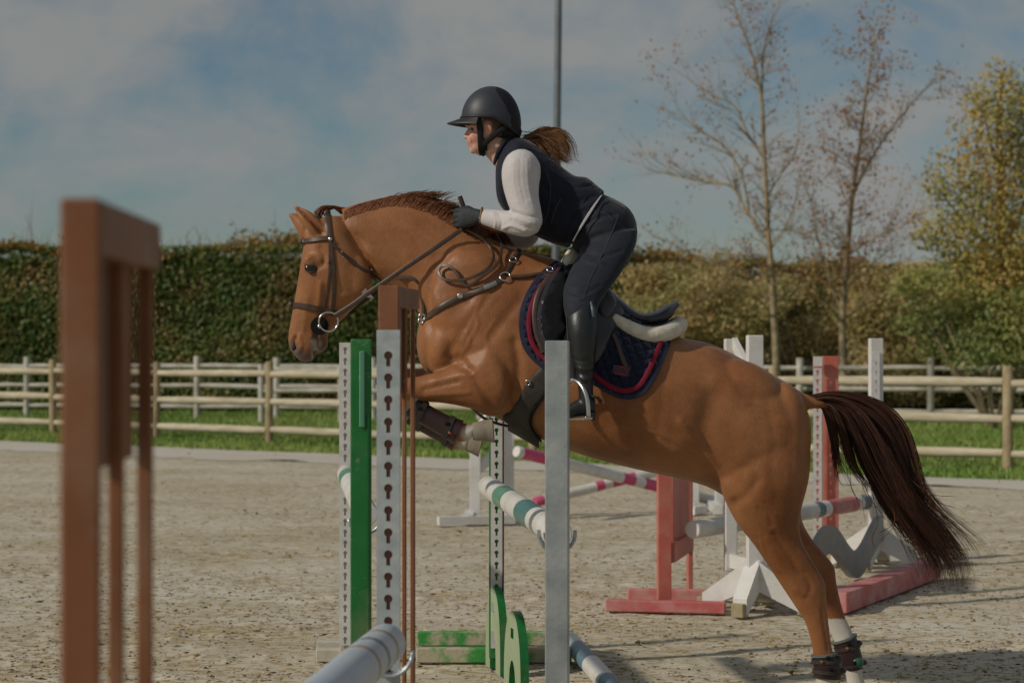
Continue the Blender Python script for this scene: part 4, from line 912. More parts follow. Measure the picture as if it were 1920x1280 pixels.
hind_f = [(1335, 800, 1508, 800, .12, .13), (1345, 860, 1516, 850, .13, .145), (1370, 918, 1512, 902, .118, .155), (1408, 972, 1502, 962, .088, .155), (1440, 1012, 1516, 1000, .062, .155), (1474, 1046, 1545, 1036, .050, .155), (1500, 1076, 1564, 1062, .045, .155), (1518, 1102, 1568, 1090, .041, .155),
          (1534, 1132, 1575, 1122, .033, .155), (1547, 1162, 1584, 1154, .030, .155), (1560, 1192, 1597, 1182, .030, .155), (1570, 1218, 1607, 1212, .036, .155), (1580, 1244, 1614, 1240, .036, .155), (1586, 1266, 1618, 1268, .034, .155), (1588, 1284, 1626, 1288, .036, .155)]
fore_n = [(905, 615, 985, 720, .085, -.15), (880, 650, 965, 760, .100, -.165), (862, 675, 935, 776, .092, -.165), (832, 692, 890, 767, .070, -.16), (800, 702, 842, 757, .055, -.155), (768, 708, 795, 753, .046, -.15), (742, 706, 752, 757, .044, -.15)]
cann_n = [(728, 718, 752, 700, .040, -.15), (728, 745, 765, 722, .042, -.15), (748, 768, 776, 742, .036, -.15), (790, 790, 803, 763, .030, -.15), (830, 812, 843, 784, .031, -.15), (852, 826, 868, 792, .036, -.15), (868, 828, 884, 795, .034, -.15), (882, 824, 894, 796, .034, -.15)]
fore_f = [(900, 610, 975, 710, .085, .15), (870, 640, 935, 745, .095, .16), (848, 668, 900, 752, .085, .16), (820, 682, 860, 742, .066, .16), (790, 690, 820, 732, .05, .155), (762, 690, 785, 730, .045, .15), (740, 690, 752, 735, .044, .15)]
cann_f = [(726, 712, 750, 694, .040, .15), (728, 748, 764, 722, .042, .15), (750, 782, 776, 752, .036, .15), (790, 806, 802, 780, .030, .15), (828, 826, 838, 800, .031, .15), (846, 840, 858, 808, .036, .15), (860, 842, 872, 812, .033, .15), (874, 842, 882, 818, .033, .15)]
parts = [rings(torso, n=32), rings(neck, n=26), rings(head, n=28), rings(hind_n), rings(hind_f), rings(fore_n), rings(cann_n), rings(fore_f), rings(cann_f)]
for mir in (False, True):
    parts += [ell(905, 600, -.14, .20, .075, .30, -20, mir), ell(918, 705, -.16, .14, .08, .17, -20, mir), ell(838, 645, -.10, .085, .09, .14, 10, mir), ell(1415, 850, -.15, .15, .10, .23, 12, mir), ell(1470, 830, -.14, .11, .11, .25, 0, mir),
              ell(1400, 735, -.13, .18, .12, .12, 30, mir), ell(664, 512, -.062, .065, .03, .088, -12, mir), ell(583, 492, -.078, .034, .022, .03, 0, mir)]
parts += [ell(602, 645, 0, .028, .040, .034, 20), ell(596, 628, 0, .045, .042, .03, 0), ell(812, 640, 0, .07, .15, .14, 0)]
# dock of the tail
parts.append(tubepart([(1470, 740, .05, 0), (1503, 752, .036, 0), (1530, 755, .024, 0), (1565, 762, .013, 0), (1600, 775, .006, 0)]))
# ears
for (pts, y) in (([(604, 440), (591, 425), (573, 405), (551, 386)], -.048), ([(580, 446), (572, 428), (558, 412), (541, 400)], .045)):
    parts.append(tubepart([(pts[0][0], pts[0][1], .034, y), (pts[1][0], pts[1][1], .036, y*1.15), (pts[2][0], pts[2][1], .027, y*1.25), (pts[3][0], pts[3][1], .005, y*1.1)]))
me, V, E = organic(parts, 0.0078, it=9, plain=0)
tor = np.abs(V[:, 2]-1.25) < 0.55; Vs = smooth_np(V.copy(), E, 38, 0.5, -0.51); wt = np.clip((V[:, 0]-P(760, 0, HY).x)/.1, 0, 1)*np.clip((V[:, 2]-P(0, 1000, HY).z)/.12, 0, 1)*np.clip(1-(V[:, 0]-P(1480, 0, HY).x)/.08, 0, 1)
V = V*(1-wt[:, None])+Vs*wt[:, None]; me.vertices.foreach_set('co', V.ravel()); me.update()
S = [
 # shoulder blade, point of shoulder, triceps and elbow
 ([(960, 500), (910, 560), (868, 620), (838, 668)], .020, -.007, -.2, 0), ([(930, 520), (895, 575), (860, 630)], .030, .006, -.2, 0), ([(975, 560), (930, 620), (890, 672)], .022, -.006, -.22, 0),
 ([(860, 670), (885, 700), (905, 735), (925, 765)], .016, -.010, -.25, 0), ([(905, 650), (935, 690), (945, 740)], .035, .010, -.24, 0), ([(965, 640), (972, 690), (962, 740), (940, 775)], .020, -.012, -.24, 0),
 ([(846, 672), (862, 688), (882, 694)], .012, -.007, -.24, 0), ([(860, 715), (830, 722), (795, 730)], .008, -.006, -.2, -1), ([(880, 735), (840, 738), (800, 741)], .010, .005, -.2, -1), ([(885, 700), (855, 705), (815, 714)], .014, .006, -.2, -1),
 ([(872, 622), (880, 640), (862, 668)], .008, .004, -.24, 0), ([(890, 590), (868, 640)], .006, .0025, -.24, 0),
 # neck: jugular groove, crest, muscle
 ([(715, 520), (760, 548), (800, 590)], .022, -.008, -.1, 0), ([(690, 470), (745, 500), (800, 545), (850, 600)], .030, .007, -.12, 0), ([(640, 430), (700, 420), (770, 430), (850, 470), (920, 510)], .05, .006, -.12, 0), ([(670, 440), (720, 480), (770, 520)], .014, -.005, -.1, 0), ([(820, 480), (860, 520), (880, 560)], .03, -.006, -.17, 0),
 # veins, skin folds at flank and elbow, ribs
 ([(905, 560), (892, 585), (896, 610), (880, 640)], .0055, .0030, -.22, 0), ([(930, 600), (912, 628), (916, 650)], .0055, .0026, -.22, 0), ([(1140, 770), (1180, 800), (1240, 815), (1290, 840)], .006, .0028, -.3, 0), ([(1405, 760), (1430, 766), (1460, 780)], .006, -.003, -.26, 0), ([(1412, 772), (1438, 778), (1466, 792)], .006, -.003, -.26, 0), ([(1418, 784), (1442, 790), (1466, 804)], .006, -.0025, -.26, 0), ([(1210, 690), (1200, 760), (1185, 820)], .02, -.002, -.3, 0), ([(1250, 690), (1240, 760), (1225, 830)], .02, -.0025, -.3, 0), ([(1420, 950), (1440, 965), (1446, 985)], .007, -.004, -.22, -1), ([(1432, 940), (1452, 958)], .006, -.003, -.22, -1), ([(1425, 1000), (1436, 1040), (1462, 1070)], .006, .003, -.2, -1),
 # barrel and flank
 ([(1335, 750), (1320, 800), (1325, 850), (1345, 885)], .045, -.012, -.28, 0), ([(1275, 790), (1310, 830), (1345, 880), (1375, 930)], .016, .008, -.28, 0), ([(1250, 700), (1300, 690), (1345, 720)], .05, -.006, -.28, 0),
 ([(1345, 712), (1375, 720)], .035, .007, -.27, 0), ([(1440, 760), (1450, 820), (1448, 890), (1455, 940)], .02, -.003, -.25, 0), ([(1400, 800), (1395, 870), (1400, 940)], .05, .004, -.28, 0), ([(1480, 790), (1492, 850), (1485, 920)], .04, .003, -.25, 0),
 ([(1375, 950), (1400, 930), (1420, 900)], .02, -.006, -.27, 0), ([(1130, 800), (1190, 830), (1260, 850)], .05, .005, -.3, 0),
 # hind leg: gaskin, hock, tendon
 ([(1450, 1000), (1480, 1040), (1500, 1075)], .012, -.006, -.2, -1), ([(1435, 1010), (1465, 1060), (1490, 1100)], .014, .004, -.2, -1), ([(1508, 1075), (1520, 1100), (1512, 1120)], .010, -.005, -.19, -1), ([(1495, 1105), (1515, 1115)], .014, .005, -.19, -1), ([(1540, 1140), (1548, 1190), (1553, 1220)], .006, -.004, -.18, -1),
 ([(1530, 1050), (1545, 1075), (1556, 1100)], .012, -.004, .1, 0),
 # head: facial crest, eye socket, cheek edge, nostril, mouth
 ([(600, 530), (598, 560), (592, 585)], .008, .006, -.09, 0), ([(612, 540), (610, 575), (604, 600)], .012, -.005, -.09, 0), ([(575, 485), (588, 480), (602, 488)], .007, .007, -.1, 0), ([(573, 500), (586, 506), (600, 500)], .006, -.005, -.1, 0), ([(600, 465), (608, 478), (606, 495)], .013, -.008, -.1, 0), ([(655, 440), (690, 490), (700, 520)], .012, -.008, -.1, 0), ([(640, 555), (672, 552), (695, 532)], .014, .004, -.09, 0),
 ([(553, 632), (548, 642), (551, 655)], .007, -.014, -.06, 0), ([(560, 630), (565, 645), (560, 658)], .006, .006, -.06, 0), ([(593, 622), (591, 645), (590, 670)], .0075, -.022, -.055, 0), ([(575, 560), (570, 600), (566, 625)], .010, .003, -.08, 0), ([(618, 600), (600, 622)], .008, -.006, -.06, 0), ([(603, 436), (590, 422), (573, 404), (560, 393)], .0095, -.020, -.075, -1),
]
V = strokes(me, V, S)
V = smooth_np(V, E, 2); me.vertices.foreach_set('co', V.ravel()); me.update()
Nn = vnormals(me)
# natural colour regions: white socks, grey-pink muzzle, darker dock; shade in the near ear's hollow is painted too
def mask_px(pix, sg, yo=0.0, far=None):
    pp = [(P(u, v, HY+yo).x, P(u, v, HY+yo).z) for u, v in pix]
    if len(pp) == 1: pp = pp*2
    D = polydist(V[:, 0], V[:, 2], pp); k = np.clip(1.5-D/sg, 0, 1)
    if far is not None: k = k*((V[:, 1]-HY)*far > 0.02)
    return k
R_ = np.maximum.reduce([mask_px([(1569, 1172), (1600, 1240), (1606, 1300)], .068, .15, 1)*(V[:, 2] < P(0, 1158, HY+.15).z), mask_px([(1552, 1272), (1552, 1300)], .062, -.15, -1)*(V[:, 2] < P(0, 1262, HY-.15).z), mask_px([(880, 812), (895, 808)], .03, -.15, -1), mask_px([(870, 828), (885, 830)], .03, .15, 1)])
R_ = np.maximum(R_, 0.8*mask_px([(588, 640), (590, 655), (588, 668)], .010, -.05)*(np.abs(V[:, 1]-HY) > .015))
G_ = np.maximum.reduce([0.85*mask_px([(548, 652), (570, 672), (586, 670)], .026), 0.75*mask_px([(600, 640), (604, 655)], .028), 0.7*mask_px([(583, 503)], .022, -.1), 0.6*mask_px([(596, 628), (590, 640)], .016)])
B_ = np.maximum.reduce([0.8*mask_px([(1560, 758), (1610, 775)], .05), 0.9*mask_px([(602, 436), (588, 420), (565, 397)], .010, -.075, -1)*(Nn[:, 1] < -0.2), 0.5*mask_px([(741, 700), (741, 750)], .05), 0.45*mask_px([(1560, 1080), (1572, 1140)], .06, .15, 1), .35*mask_px([(1510, 1110), (1540, 1210)], .05, -.15, -1)])
setcol(me, np.stack([R_, G_, B_], 1))
hroot = thing('horse', 'chestnut horse leaping off its hind legs with forelegs tucked', 'horse', (P(1552, 640, HY).x, HY, 0))
body = finish(me, 'body', M['coat'], hroot, smooth=True, recalc=False)
bvh = BVHTree.FromPolygons([tuple(v) for v in V], [tuple(p.vertices) for p in me.polygons])
CAM = Vector((0, 0, CAMZ))
def hit(u, v, tree=None):
    dr = (P(u, v, 1.0)-CAM).normalized(); loc, nrm, idx, dist = (tree or bvh).ray_cast(CAM, dr)
    if loc is None: return None, None
    if nrm.y > 0: nrm = -nrm
    return loc, nrm
# hooves
def hoof(a, b, ra, rb, parent, flat=0.85):
    mb = MB(); a = Vector(a); b = Vector(b); t = b-a
    mb.tube([a, a+t*0.08, a+t*0.55, a+t*0.96, b], [ra*0.9, ra*1.03, (ra+rb)/2, rb, rb*0.92], 20, flat=flat); return mb.build('hoof', M['hoof'], parent, smooth=True, sharp=50)
gz = 0.0
hn = P(1550, 1294, HY-.15); hoof(hn, Vector((hn.x-0.012, hn.y, 0.0)), .042, .058, hroot)
hf = P(1606, 1282, HY+.155); hoof(hf, Vector((hf.x+0.004, hf.y, 0.0)), .042, .058, hroot)
hoof(P(886, 809, HY-.15), P(926, 806, HY-.15), .036, .052, hroot); hoof(P(876, 830, HY+.15), P(902, 836, HY+.15), .034, .048, hroot)
# eyes with lids
for s_ in (-1, 1):
    l_, n_ = hit(583, 503); c = Vector((l_.x, HY+s_*(HY-l_.y)*1.0, l_.z)); mb = MB(); bm = bmesh.new(); bmesh.ops.create_uvsphere(bm, u_segments=16, v_segments=10, radius=0.0225)
    for v_ in bm.verts: v_.co = Vector((v_.co.x*1.2, v_.co.y*0.60, v_.co.z*0.85))
    me2 = bpy.data.meshes.new('eye'); bm.to_mesh(me2); bm.free(); me2.transform(Matrix.Translation(c+Vector((0, s_*0.001, 0))))
    e_ = finish(me2, 'eye', M['eye'], hroot, smooth=True)
    for (dz, k) in ((0.0165, 1), (-0.0165, -1)):
        mb = MB(); mb.tube([c+Vector((x*0.026, s_*(0.009-0.010*x*x), dz*(1-0.75*x*x)+(0.002 if k > 0 else 0))) for x in np.linspace(-1, 1, 9)], [0.002]+[0.0042]*7+[0.002], 8); mb.build('eyelid', M['lid'], e_, smooth=True)
# nostril hollows
for s_ in (-1, 1):
    l_, n_ = hit(553, 646)
    if l_ is not None:
        c = Vector((l_.x, HY+s_*(HY-l_.y)*0.93, l_.z)); bm = bmesh.new(); bmesh.ops.create_uvsphere(bm, u_segments=14, v_segments=8, radius=0.016)
        for v_ in bm.verts: v_.co = Vector((v_.co.x*0.72, v_.co.y*0.42, v_.co.z*1.7))
        me2 = bpy.data.meshes.new('nostril'); bm.to_mesh(me2); bm.free(); me2.transform(Matrix.Translation(c) @ Matrix.Rotation(math.radians(14), 4, 'Y')); finish(me2, 'nostril', M['nostril'], hroot, smooth=True)

# tail, mane and forelock as hair
g = [
 [(1512, 742, 0), (1560, 735, 0), (1612, 742, 0), (1656, 764, 0), (1684, 800, 0), (1700, 850, 0), (1712, 905, 0), (1738, 950, 0), (1776, 990, 0), (1806, 1022, 0), (1822, 1056, 0), (1806, 1092, 0)],
 [(1512, 745, 0), (1560, 738, 0), (1610, 750, 0), (1650, 778, 0), (1676, 820, 0), (1692, 872, 0), (1708, 922, 0), (1738, 968, 0), (1772, 1008, 0), (1798, 1045, 0), (1802, 1080, 0), (1780, 1104, 0)],
 [(1514, 748, 0), (1560, 744, 0), (1604, 762, 0), (1636, 800, 0), (1660, 850, 0), (1678, 895, 0), (1700, 940, 0), (1730, 982, 0), (1758, 1020, 0), (1782, 1055, 0), (1788, 1085, 0), (1770, 1108, 0)],
 [(1516, 752, 0), (1556, 750, 0), (1594, 772, 0), (1618, 815, 0), (1640, 866, 0), (1660, 908, 0), (1682, 948, 0), (1710, 985, 0), (1736, 1020, 0), (1756, 1055, 0), (1764, 1085, 0), (1752, 1110, 0)],
 [(1520, 756, 0), (1552, 756, 0), (1582, 782, 0), (1600, 828, 0), (1616, 872, 0), (1636, 908, 0), (1658, 938, 0), (1682, 968, 0), (1704, 1000, 0), (1722, 1040, 0), (1730, 1070, 0), (1738, 1100, 0)]]
strands('tail', g, 3000, 0.00115, M['taildark'], hroot, 0.026, 0.030, seed=4, k=3, tail=0.5, wob=0.020, lens=(0.6, 1.0), clump=120, cs=0.10)
g2 = [[(1518, 756, 0), (1536, 762, 0), (1546, 790, 0), (1552, 830, 0), (1546, 865, 0), (1536, 885, 0)], [(1530, 756, 0), (1552, 764, 0), (1566, 800, 0), (1574, 850, 0), (1590, 890, 0), (1612, 925, 0)], [(1540, 754, 0), (1570, 764, 0), (1590, 810, 0), (1606, 870, 0), (1636, 915, 0), (1665, 945, 0)]]
strands('tail', g2, 480, 0.0013, M['taildark'], hroot, 0.016, 0.022, seed=5, k=5, tail=0.4, wob=0.012, lens=(0.4, 1.0), clump=22, cs=0.08)
gf = [[(1690, 850, 0), (1700, 880, 0), (1730, 905, 0), (1790, 905, 0), (1830, 900, 0)], [(1700, 900, 0), (1725, 925, 0), (1760, 945, 0), (1800, 965, 0), (1830, 985, 0)], [(1660, 930, 0), (1670, 970, 0), (1668, 1000, 0), (1650, 1015, 0), (1640, 1020, 0)], [(1560, 830, 0), (1570, 890, 0), (1590, 915, 0), (1615, 925, 0), (1640, 935, 0)]]
strands('tail', gf, 26, 0.0012, M['hair'], hroot, 0.03, 0.05, seed=6, k=5, wob=0.012, lens=(0.4, 1.0))
# mane: roots along the crest, combed over to the off side, a few tufts lifted by the leap
rs = np.random.RandomState(12); mb = MB()
crest = crom([(645, 396), (662, 388), (700, 377), (745, 370), (805, 384), (862, 416), (905, 440)], 12)
for i in range(2600):
    f = rs.uniform(0, len(crest)-1.01); a = int(f); u, v = crest[a]*(1-(f-a))+crest[a+1]*(f-a); fr = f/len(crest)
    y0 = rs.uniform(-0.052, 0.01); l_, n_ = hit(u, v+max(1.5, -y0*340))
    if l_ is None: continue
    p = l_+n_*0.001; sc = rs.uniform(0.7, 1.3); top = P(u, v, HY).z; li = rs.uniform(0.0, 0.005)
    k1 = Vector((p.x+0.034*sc, HY-0.012+rs.normal(0, .006), max(top-0.004, p.z)+0.008+li)); k2 = Vector((p.x+0.078*sc, HY+0.035+rs.normal(0, .008), top+0.002+li)); k3 = Vector((p.x+0.115*sc, HY+0.075, top-0.05))
    mb.tube([p, (p+k1)/2+Vector((0, -.004, .003)), k1, k2, k3], [0.0013, 0.0016, 0.0015, 0.0012, 0.0004], 3, cap=False)
for i in range(280):
    c_ = rs.choice([0, 1, 2]); u = [782, 800, 762][c_]+rs.normal(0, 16); v = np.interp(u, crest[:, 0], crest[:, 1])+3; p = P(u, v, HY+rs.uniform(-.02, .02)); e = P(u+rs.uniform(28, 52), [362, 382, 364][c_]+rs.normal(0, 3), HY+rs.uniform(-.03, .04))
    m_ = p.lerp(e, 0.5)+Vector((0, 0, 0.012)); mb.tube([p, m_, e], [0.0014, 0.0013, 0.0004], 3, cap=False)
mb.build('mane', M['hair'], hroot, smooth=True)
gm = [[(640, 402, .01), (622, 388, .01), (604, 390, .0), (592, 400, -.01), (587, 410, -.02)], [(652, 394, .0), (625, 387, .0), (606, 392, -.01), (597, 404, -.02), (598, 414, -.03)], [(660, 390, .0), (630, 390, .02), (606, 398, .0), (600, 408, -.01), (604, 416, -.02)]]
strands('forelock', gm, 130, 0.0018, M['hair'], hroot, 0.006, 0.008, seed=14, k=5, wob=0.004)

# ------------------------------------------------------------------ tack
M['leather'] = mat('brown_bridle_leather', (0.045, 0.026, 0.018), (0.075, 0.045, 0.032), scale=25, rough=0.42, spec=0.5)
M['leatherdark'] = mat('dark_girth_leather', (0.035, 0.030, 0.026), (0.055, 0.048, 0.042), scale=14, rough=0.6, spec=0.3, bump=0.2, bscale=60)
M['saddle'] = mat('dark_saddle_leather', (0.030, 0.028, 0.036), (0.048, 0.044, 0.054), scale=10, rough=0.34, spec=0.5, bump=0.08, bscale=90)
M['saddleblack'] = mat('black_suede', (0.006, 0.006, 0.008), rough=0.8, spec=0.2)
M['steel'] = mat('bright_steel', (0.62, 0.60, 0.57), rough=0.22, metal=1.0)
M['brass'] = mat('brass', (0.60, 0.40, 0.15), rough=0.3, metal=1.0)
M['fleece'] = mat('cream_fleece', (0.60, 0.55, 0.45), (0.72, 0.68, 0.58), scale=30, rough=0.95, spec=0.05, bump=0.35, bscale=140, bdist=0.006)
M['crimson'] = mat('crimson_binding', (0.21, 0.014, 0.034), (0.17, 0.011, 0.027), scale=40, rough=0.75, spec=0.2)
M['navybind'] = mat('navy_binding', (0.012, 0.014, 0.040), (0.018, 0.020, 0.055), scale=40, rough=0.7)
def quilt():
    m = mat('navy_quilted_cotton', (0.010, 0.013, 0.034), (0.016, 0.019, 0.046), scale=60, rough=0.8, spec=0.2, sheen=0.3); t = m.node_tree; b = t.nodes['Principled BSDF']; lk = t.links.new
    co = N(t, 'ShaderNodeTexCoord'); hs = []
    for ang in (0.35, 1.75):
        mp = N(t, 'ShaderNodeMapping'); mp.inputs['Rotation'].default_value = (0, ang, 0); lk(co.outputs['Object'], mp.inputs['Vector'])
        wv = N(t, 'ShaderNodeTexWave', wave_type='BANDS', bands_direction='X', i_Scale=9.0, i_Distortion=0.6); wv.inputs['Detail Scale'].default_value = 2.0; lk(mp.outputs['Vector'], wv.inputs['Vector']); hs.append(wv)
    mu = N(t, 'ShaderNodeMath', operation='MULTIPLY'); lk(hs[0].outputs['Fac'], mu.inputs[0]); lk(hs[1].outputs['Fac'], mu.inputs[1])
    pw = N(t, 'ShaderNodeMath', operation='POWER', i_1=0.4); lk(mu.outputs[0], pw.inputs[0])
    bp = N(t, 'ShaderNodeBump', i_Strength=1.0, i_Distance=0.012); lk(pw.outputs[0], bp.inputs['Height']); lk(bp.outputs['Normal'], b.inputs['Normal'])
    return m
M['quilt'] = quilt()

def samples(pix, k=6): return crom(pix, k) if len(pix) > 2 else crom(pix, k*2)
def surf_pts(uv, off, tree=None, yfall=None):
    """points on the horse's near side under the given pixels, lifted by off along the skin's normal"""
    out = []; last = None; miss = []
    for i, (u, v) in enumerate(uv):
        l_, n_ = hit(u, v, tree)
        if l_ is None or (yfall is not None and abs(l_.y-(HY+yfall)) > 0.22): out.append(None); miss.append(i)
        else: out.append((l_+n_*off, n_))
    good = [i for i in range(len(out)) if out[i] is not None]
    for i in miss:
        if good:
            j = min(good, key=lambda g: (uv[g][0]-uv[i][0])**2+(uv[g][1]-uv[i][1])**2); out[i] = (P(uv[i][0], uv[i][1], out[j][0].y), out[j][1])
        else: out[i] = (P(uv[i][0], uv[i][1], HY+(yfall or -.1)), Vector((0, -1, 0)))
    return out
def ribbon(name, pts, nrm, wd, th, m, parent, smooth=True):
    """flat strap along pts with surface normals"""
    mb = MB(); n = len(pts); base = []
    for i in range(n):
        t = (pts[min(i+1, n-1)]-pts[max(i-1, 0)]).normalized(); nn = nrm[i]-t*nrm[i].dot(t); nn = nn.normalized() if nn.length > 1e-6 else Vector((0, -1, 0)); sd = t.cross(nn)
        w_ = wd[i] if hasattr(wd, '__len__') else wd
        prof = [(-.5, -.5), (-.5, .2), (-.38, .5), (.38, .5), (.5, .2), (.5, -.5)]
        for a, b in prof: mb.v.append(tuple(pts[i]+sd*(a*w_)+nn*(b*th)))
    for i in range(n-1):
        for j in range(6):
            k = (j+1) % 6; mb.f.append((i*6+j, i*6+k, (i+1)*6+k, (i+1)*6+j)); mb.m.append(0)
    mb.f.append(tuple(range(6))); mb.f.append(tuple((n-1)*6+j for j in range(6))); mb.m += [0, 0]
    return mb.build(name, m, parent, smooth=smooth, sharp=40)
def strap(name, pix, wd, m, parent, th=0.005, off=0.004, k=6, yfall=None, mirror=False, tree=None):
    sp = surf_pts(samples(pix, k), off, tree, yfall); pts = [a for a, b in sp]; nr = [b for a, b in sp]
    # take out jitter
    for _ in range(2): pts = [pts[0]]+[(pts[i-1]+pts[i]*2+pts[i+1])/4 for i in range(1, len(pts)-1)]+[pts[-1]]
    if mirror: pts = [Vector((p.x, 2*HY-p.y, p.z)) for p in pts]; nr = [Vector((q.x, -q.y, q.z)) for q in nr]
    return ribbon(name, pts, nr, wd, th, m, parent)
def inpoly(x, y, poly):
    k = False; j = len(poly)-1
    for i in range(len(poly)):
        if (poly[i][1] > y) != (poly[j][1] > y) and x < (poly[j][0]-poly[i][0])*(y-poly[i][1])/(poly[j][1]-poly[i][1])+poly[i][0]: k = not k
        j = i
    return k
def patch(name, outline, off, th, m, parent, mirror=False, step=8, k=3, puff=0.0, closed_k=True, relax=6, tree=None):
    ol = [tuple(p) for p in crom(list(outline)+[outline[0]], k)[:-1]]
    pts = [Vector(p) for p in ol]; n0 = len(pts)
    xs = [p[0] for p in ol]; ys = [p[1] for p in ol]
    y = min(ys)+step/2; row = 0
    while y < max(ys):
        x = min(xs)+(step/2 if row % 2 else 0)
        while x < max(xs):
            if inpoly(x, y, ol) and min((x-p[0])**2+(y-p[1])**2 for p in ol) > (step*0.5)**2: pts.append(Vector((x, y)))
            x += step
        y += step*0.87; row += 1
    vs_, es_, fs_, _, _, _ = delaunay_2d_cdt(pts, [(i, (i+1) % n0) for i in range(n0)], [], 1, 1e-6)
    fs_ = [f for f in fs_ if inpoly(sum(vs_[i].x for i in f)/len(f), sum(vs_[i].y for i in f)/len(f), ol)]
    sp = surf_pts([(p.x, p.y) for p in vs_], off, tree); A = np.array([tuple(a) for a, b in sp]); Nr = np.array([tuple(b) for a, b in sp])
    Ed = np.array(sorted({tuple(sorted((f[i], f[(i+1) % len(f)]))) for f in fs_ for i in range(len(f))}))
    B = smooth_np(A.copy(), Ed, relax, 0.5, 0.0); A[:, 1] = B[:, 1]; Nr = smooth_np(Nr, Ed, relax, 0.5, 0.0); Nr /= np.linalg.norm(Nr, axis=1)[:, None]
    cnt = {}
    for f in fs_:
        for a, b in zip(f, list(f[1:])+[f[0]]): cnt[frozenset((a, b))] = cnt.get(frozenset((a, b)), 0)+1
    bd = {i for e in cnt if cnt[e] == 1 for i in e}
    inset = np.array([0.35 if i in bd else 1.0 for i in range(len(A))])[:, None]
    n_ = len(A); O = A+Nr*(th*inset+puff*(inset-0.35)/0.65); V_ = np.concatenate([O, A-Nr*0.004]); Fs = [tuple(f) for f in fs_]+[tuple(i+n_ for i in f[::-1]) for f in fs_]
    for f in fs_:
        for a, b in zip(f, list(f[1:])+[f[0]]):
            if cnt[frozenset((a, b))] == 1: Fs.append((a, b, b+n_, a+n_))
    if mirror: V_[:, 1] = 2*HY-V_[:, 1]
    me = bpy.data.meshes.new(name); me.from_pydata(V_.tolist(), [], Fs); return finish(me, name, m, parent, smooth=True, sharp=60)
def org(name, parts, voxel, m, parent, it=5, plain=1, S=None):
    me, V_, E_ = organic(parts, voxel, it, plain)
    if S: strokes(me, V_, S)
    return finish(me, name, m, parent, smooth=True, recalc=False)
def ring(name, u, v, r, rt, m, parent, off=0.008, face=None, tree=None, Y=None):
    l_, n_ = hit(u, v, tree) if Y is None else (None, None)
    c = (l_+n_*off) if l_ is not None else P(u, v, HY-.07 if Y is None else Y); n_ = Vector(face) if face else (n_ or Vector((0, -1, 0)))
    a = n_.orthogonal().normalized(); b = n_.cross(a).normalized(); mb = MB()
    pts = [c+a*(r*math.cos(t))+b*(r*math.sin(t)) for t in np.linspace(0, 2*math.pi, 25)]; mb.tube(pts, rt, 8, cap=False); return mb.build(name, m, parent, smooth=True)
def stud(name, u, v, r, m, parent, off=0.006):
    l_, n_ = hit(u, v)
    if l_ is None: l_, n_ = P(u, v, HY-.09), Vector((0, -1, 0))
    mb = MB(); mb.tube([l_+n_*(off-0.004), l_+n_*(off+0.002), l_+n_*(off+0.005)], [r, r, r*0.5], 12); return mb.build(name, m, parent, smooth=True, sharp=40)

# saddle pad with crimson band
pad_out = [(1046, 494), (1012, 522), (988, 562), (978, 600), (983, 642), (1000, 670), (1022, 690), (1060, 700), (1105, 710), (1140, 732), (1172, 744), (1204, 737), (1226, 706), (1242, 668), (1254, 640), (1225, 622), (1170, 590), (1110, 546), (1075, 506)]
sp0 = thing('saddle_pad', 'navy quilted saddle pad with crimson edging under the saddle', 'saddle pad', P(1110, 600, HY))
edge_f = [(1044, 495), (1010, 523), (987, 562), (978, 600), (983, 642), (1000, 669), (1022, 688)]
edge_b = [(1080, 703), (1108, 711), (1140, 731), (1172, 743), (1203, 736), (1225, 706), (1241, 668), (1252, 643)]
def inset(pl, d, cx=1110, cy=620):
    return [(u+(cx-u)/math.hypot(cx-u, cy-v)*d, v+(cy-v)/math.hypot(cx-u, cy-v)*d) for u, v in pl]
for mir in (False, True):
    patch('cloth', pad_out, 0.004, 0.012, M['quilt'], sp0, mirror=mir)
    strap('edge_binding', edge_f, 0.022, M['navybind'], sp0, th=0.008, off=0.010, mirror=mir); strap('edge_binding', edge_b, 0.022, M['navybind'], sp0, th=0.008, off=0.010, mirror=mir)
    strap('crimson_band', inset(edge_f, 14), 0.020, M['crimson'], sp0, th=0.006, off=0.019, mirror=mir); strap('crimson_band', inset(edge_b, 13), 0.020, M['crimson'], sp0, th=0.006, off=0.019, mirror=mir)
bd = patch('badge', [(1150, 684), (1182, 690), (1178, 708), (1147, 701)], 0.016, 0.006, mat('badge_grey', (0.045, 0.045, 0.065), (0.07, 0.06, 0.08), scale=50, rough=0.8), sp0, step=6, k=1)
M['badge_print'] = mat('badge_crimson', (0.30, 0.02, 0.08), rough=0.8)
strap('badge_line', [(1153, 699), (1174, 703)], 0.006, M['badge_print'], bd, th=0.003, off=0.026, k=3)
strap('badge_line', [(1158, 692), (1166, 688), (1174, 696)], 0.006, M['badge_print'], bd, th=0.003, off=0.026, k=3)

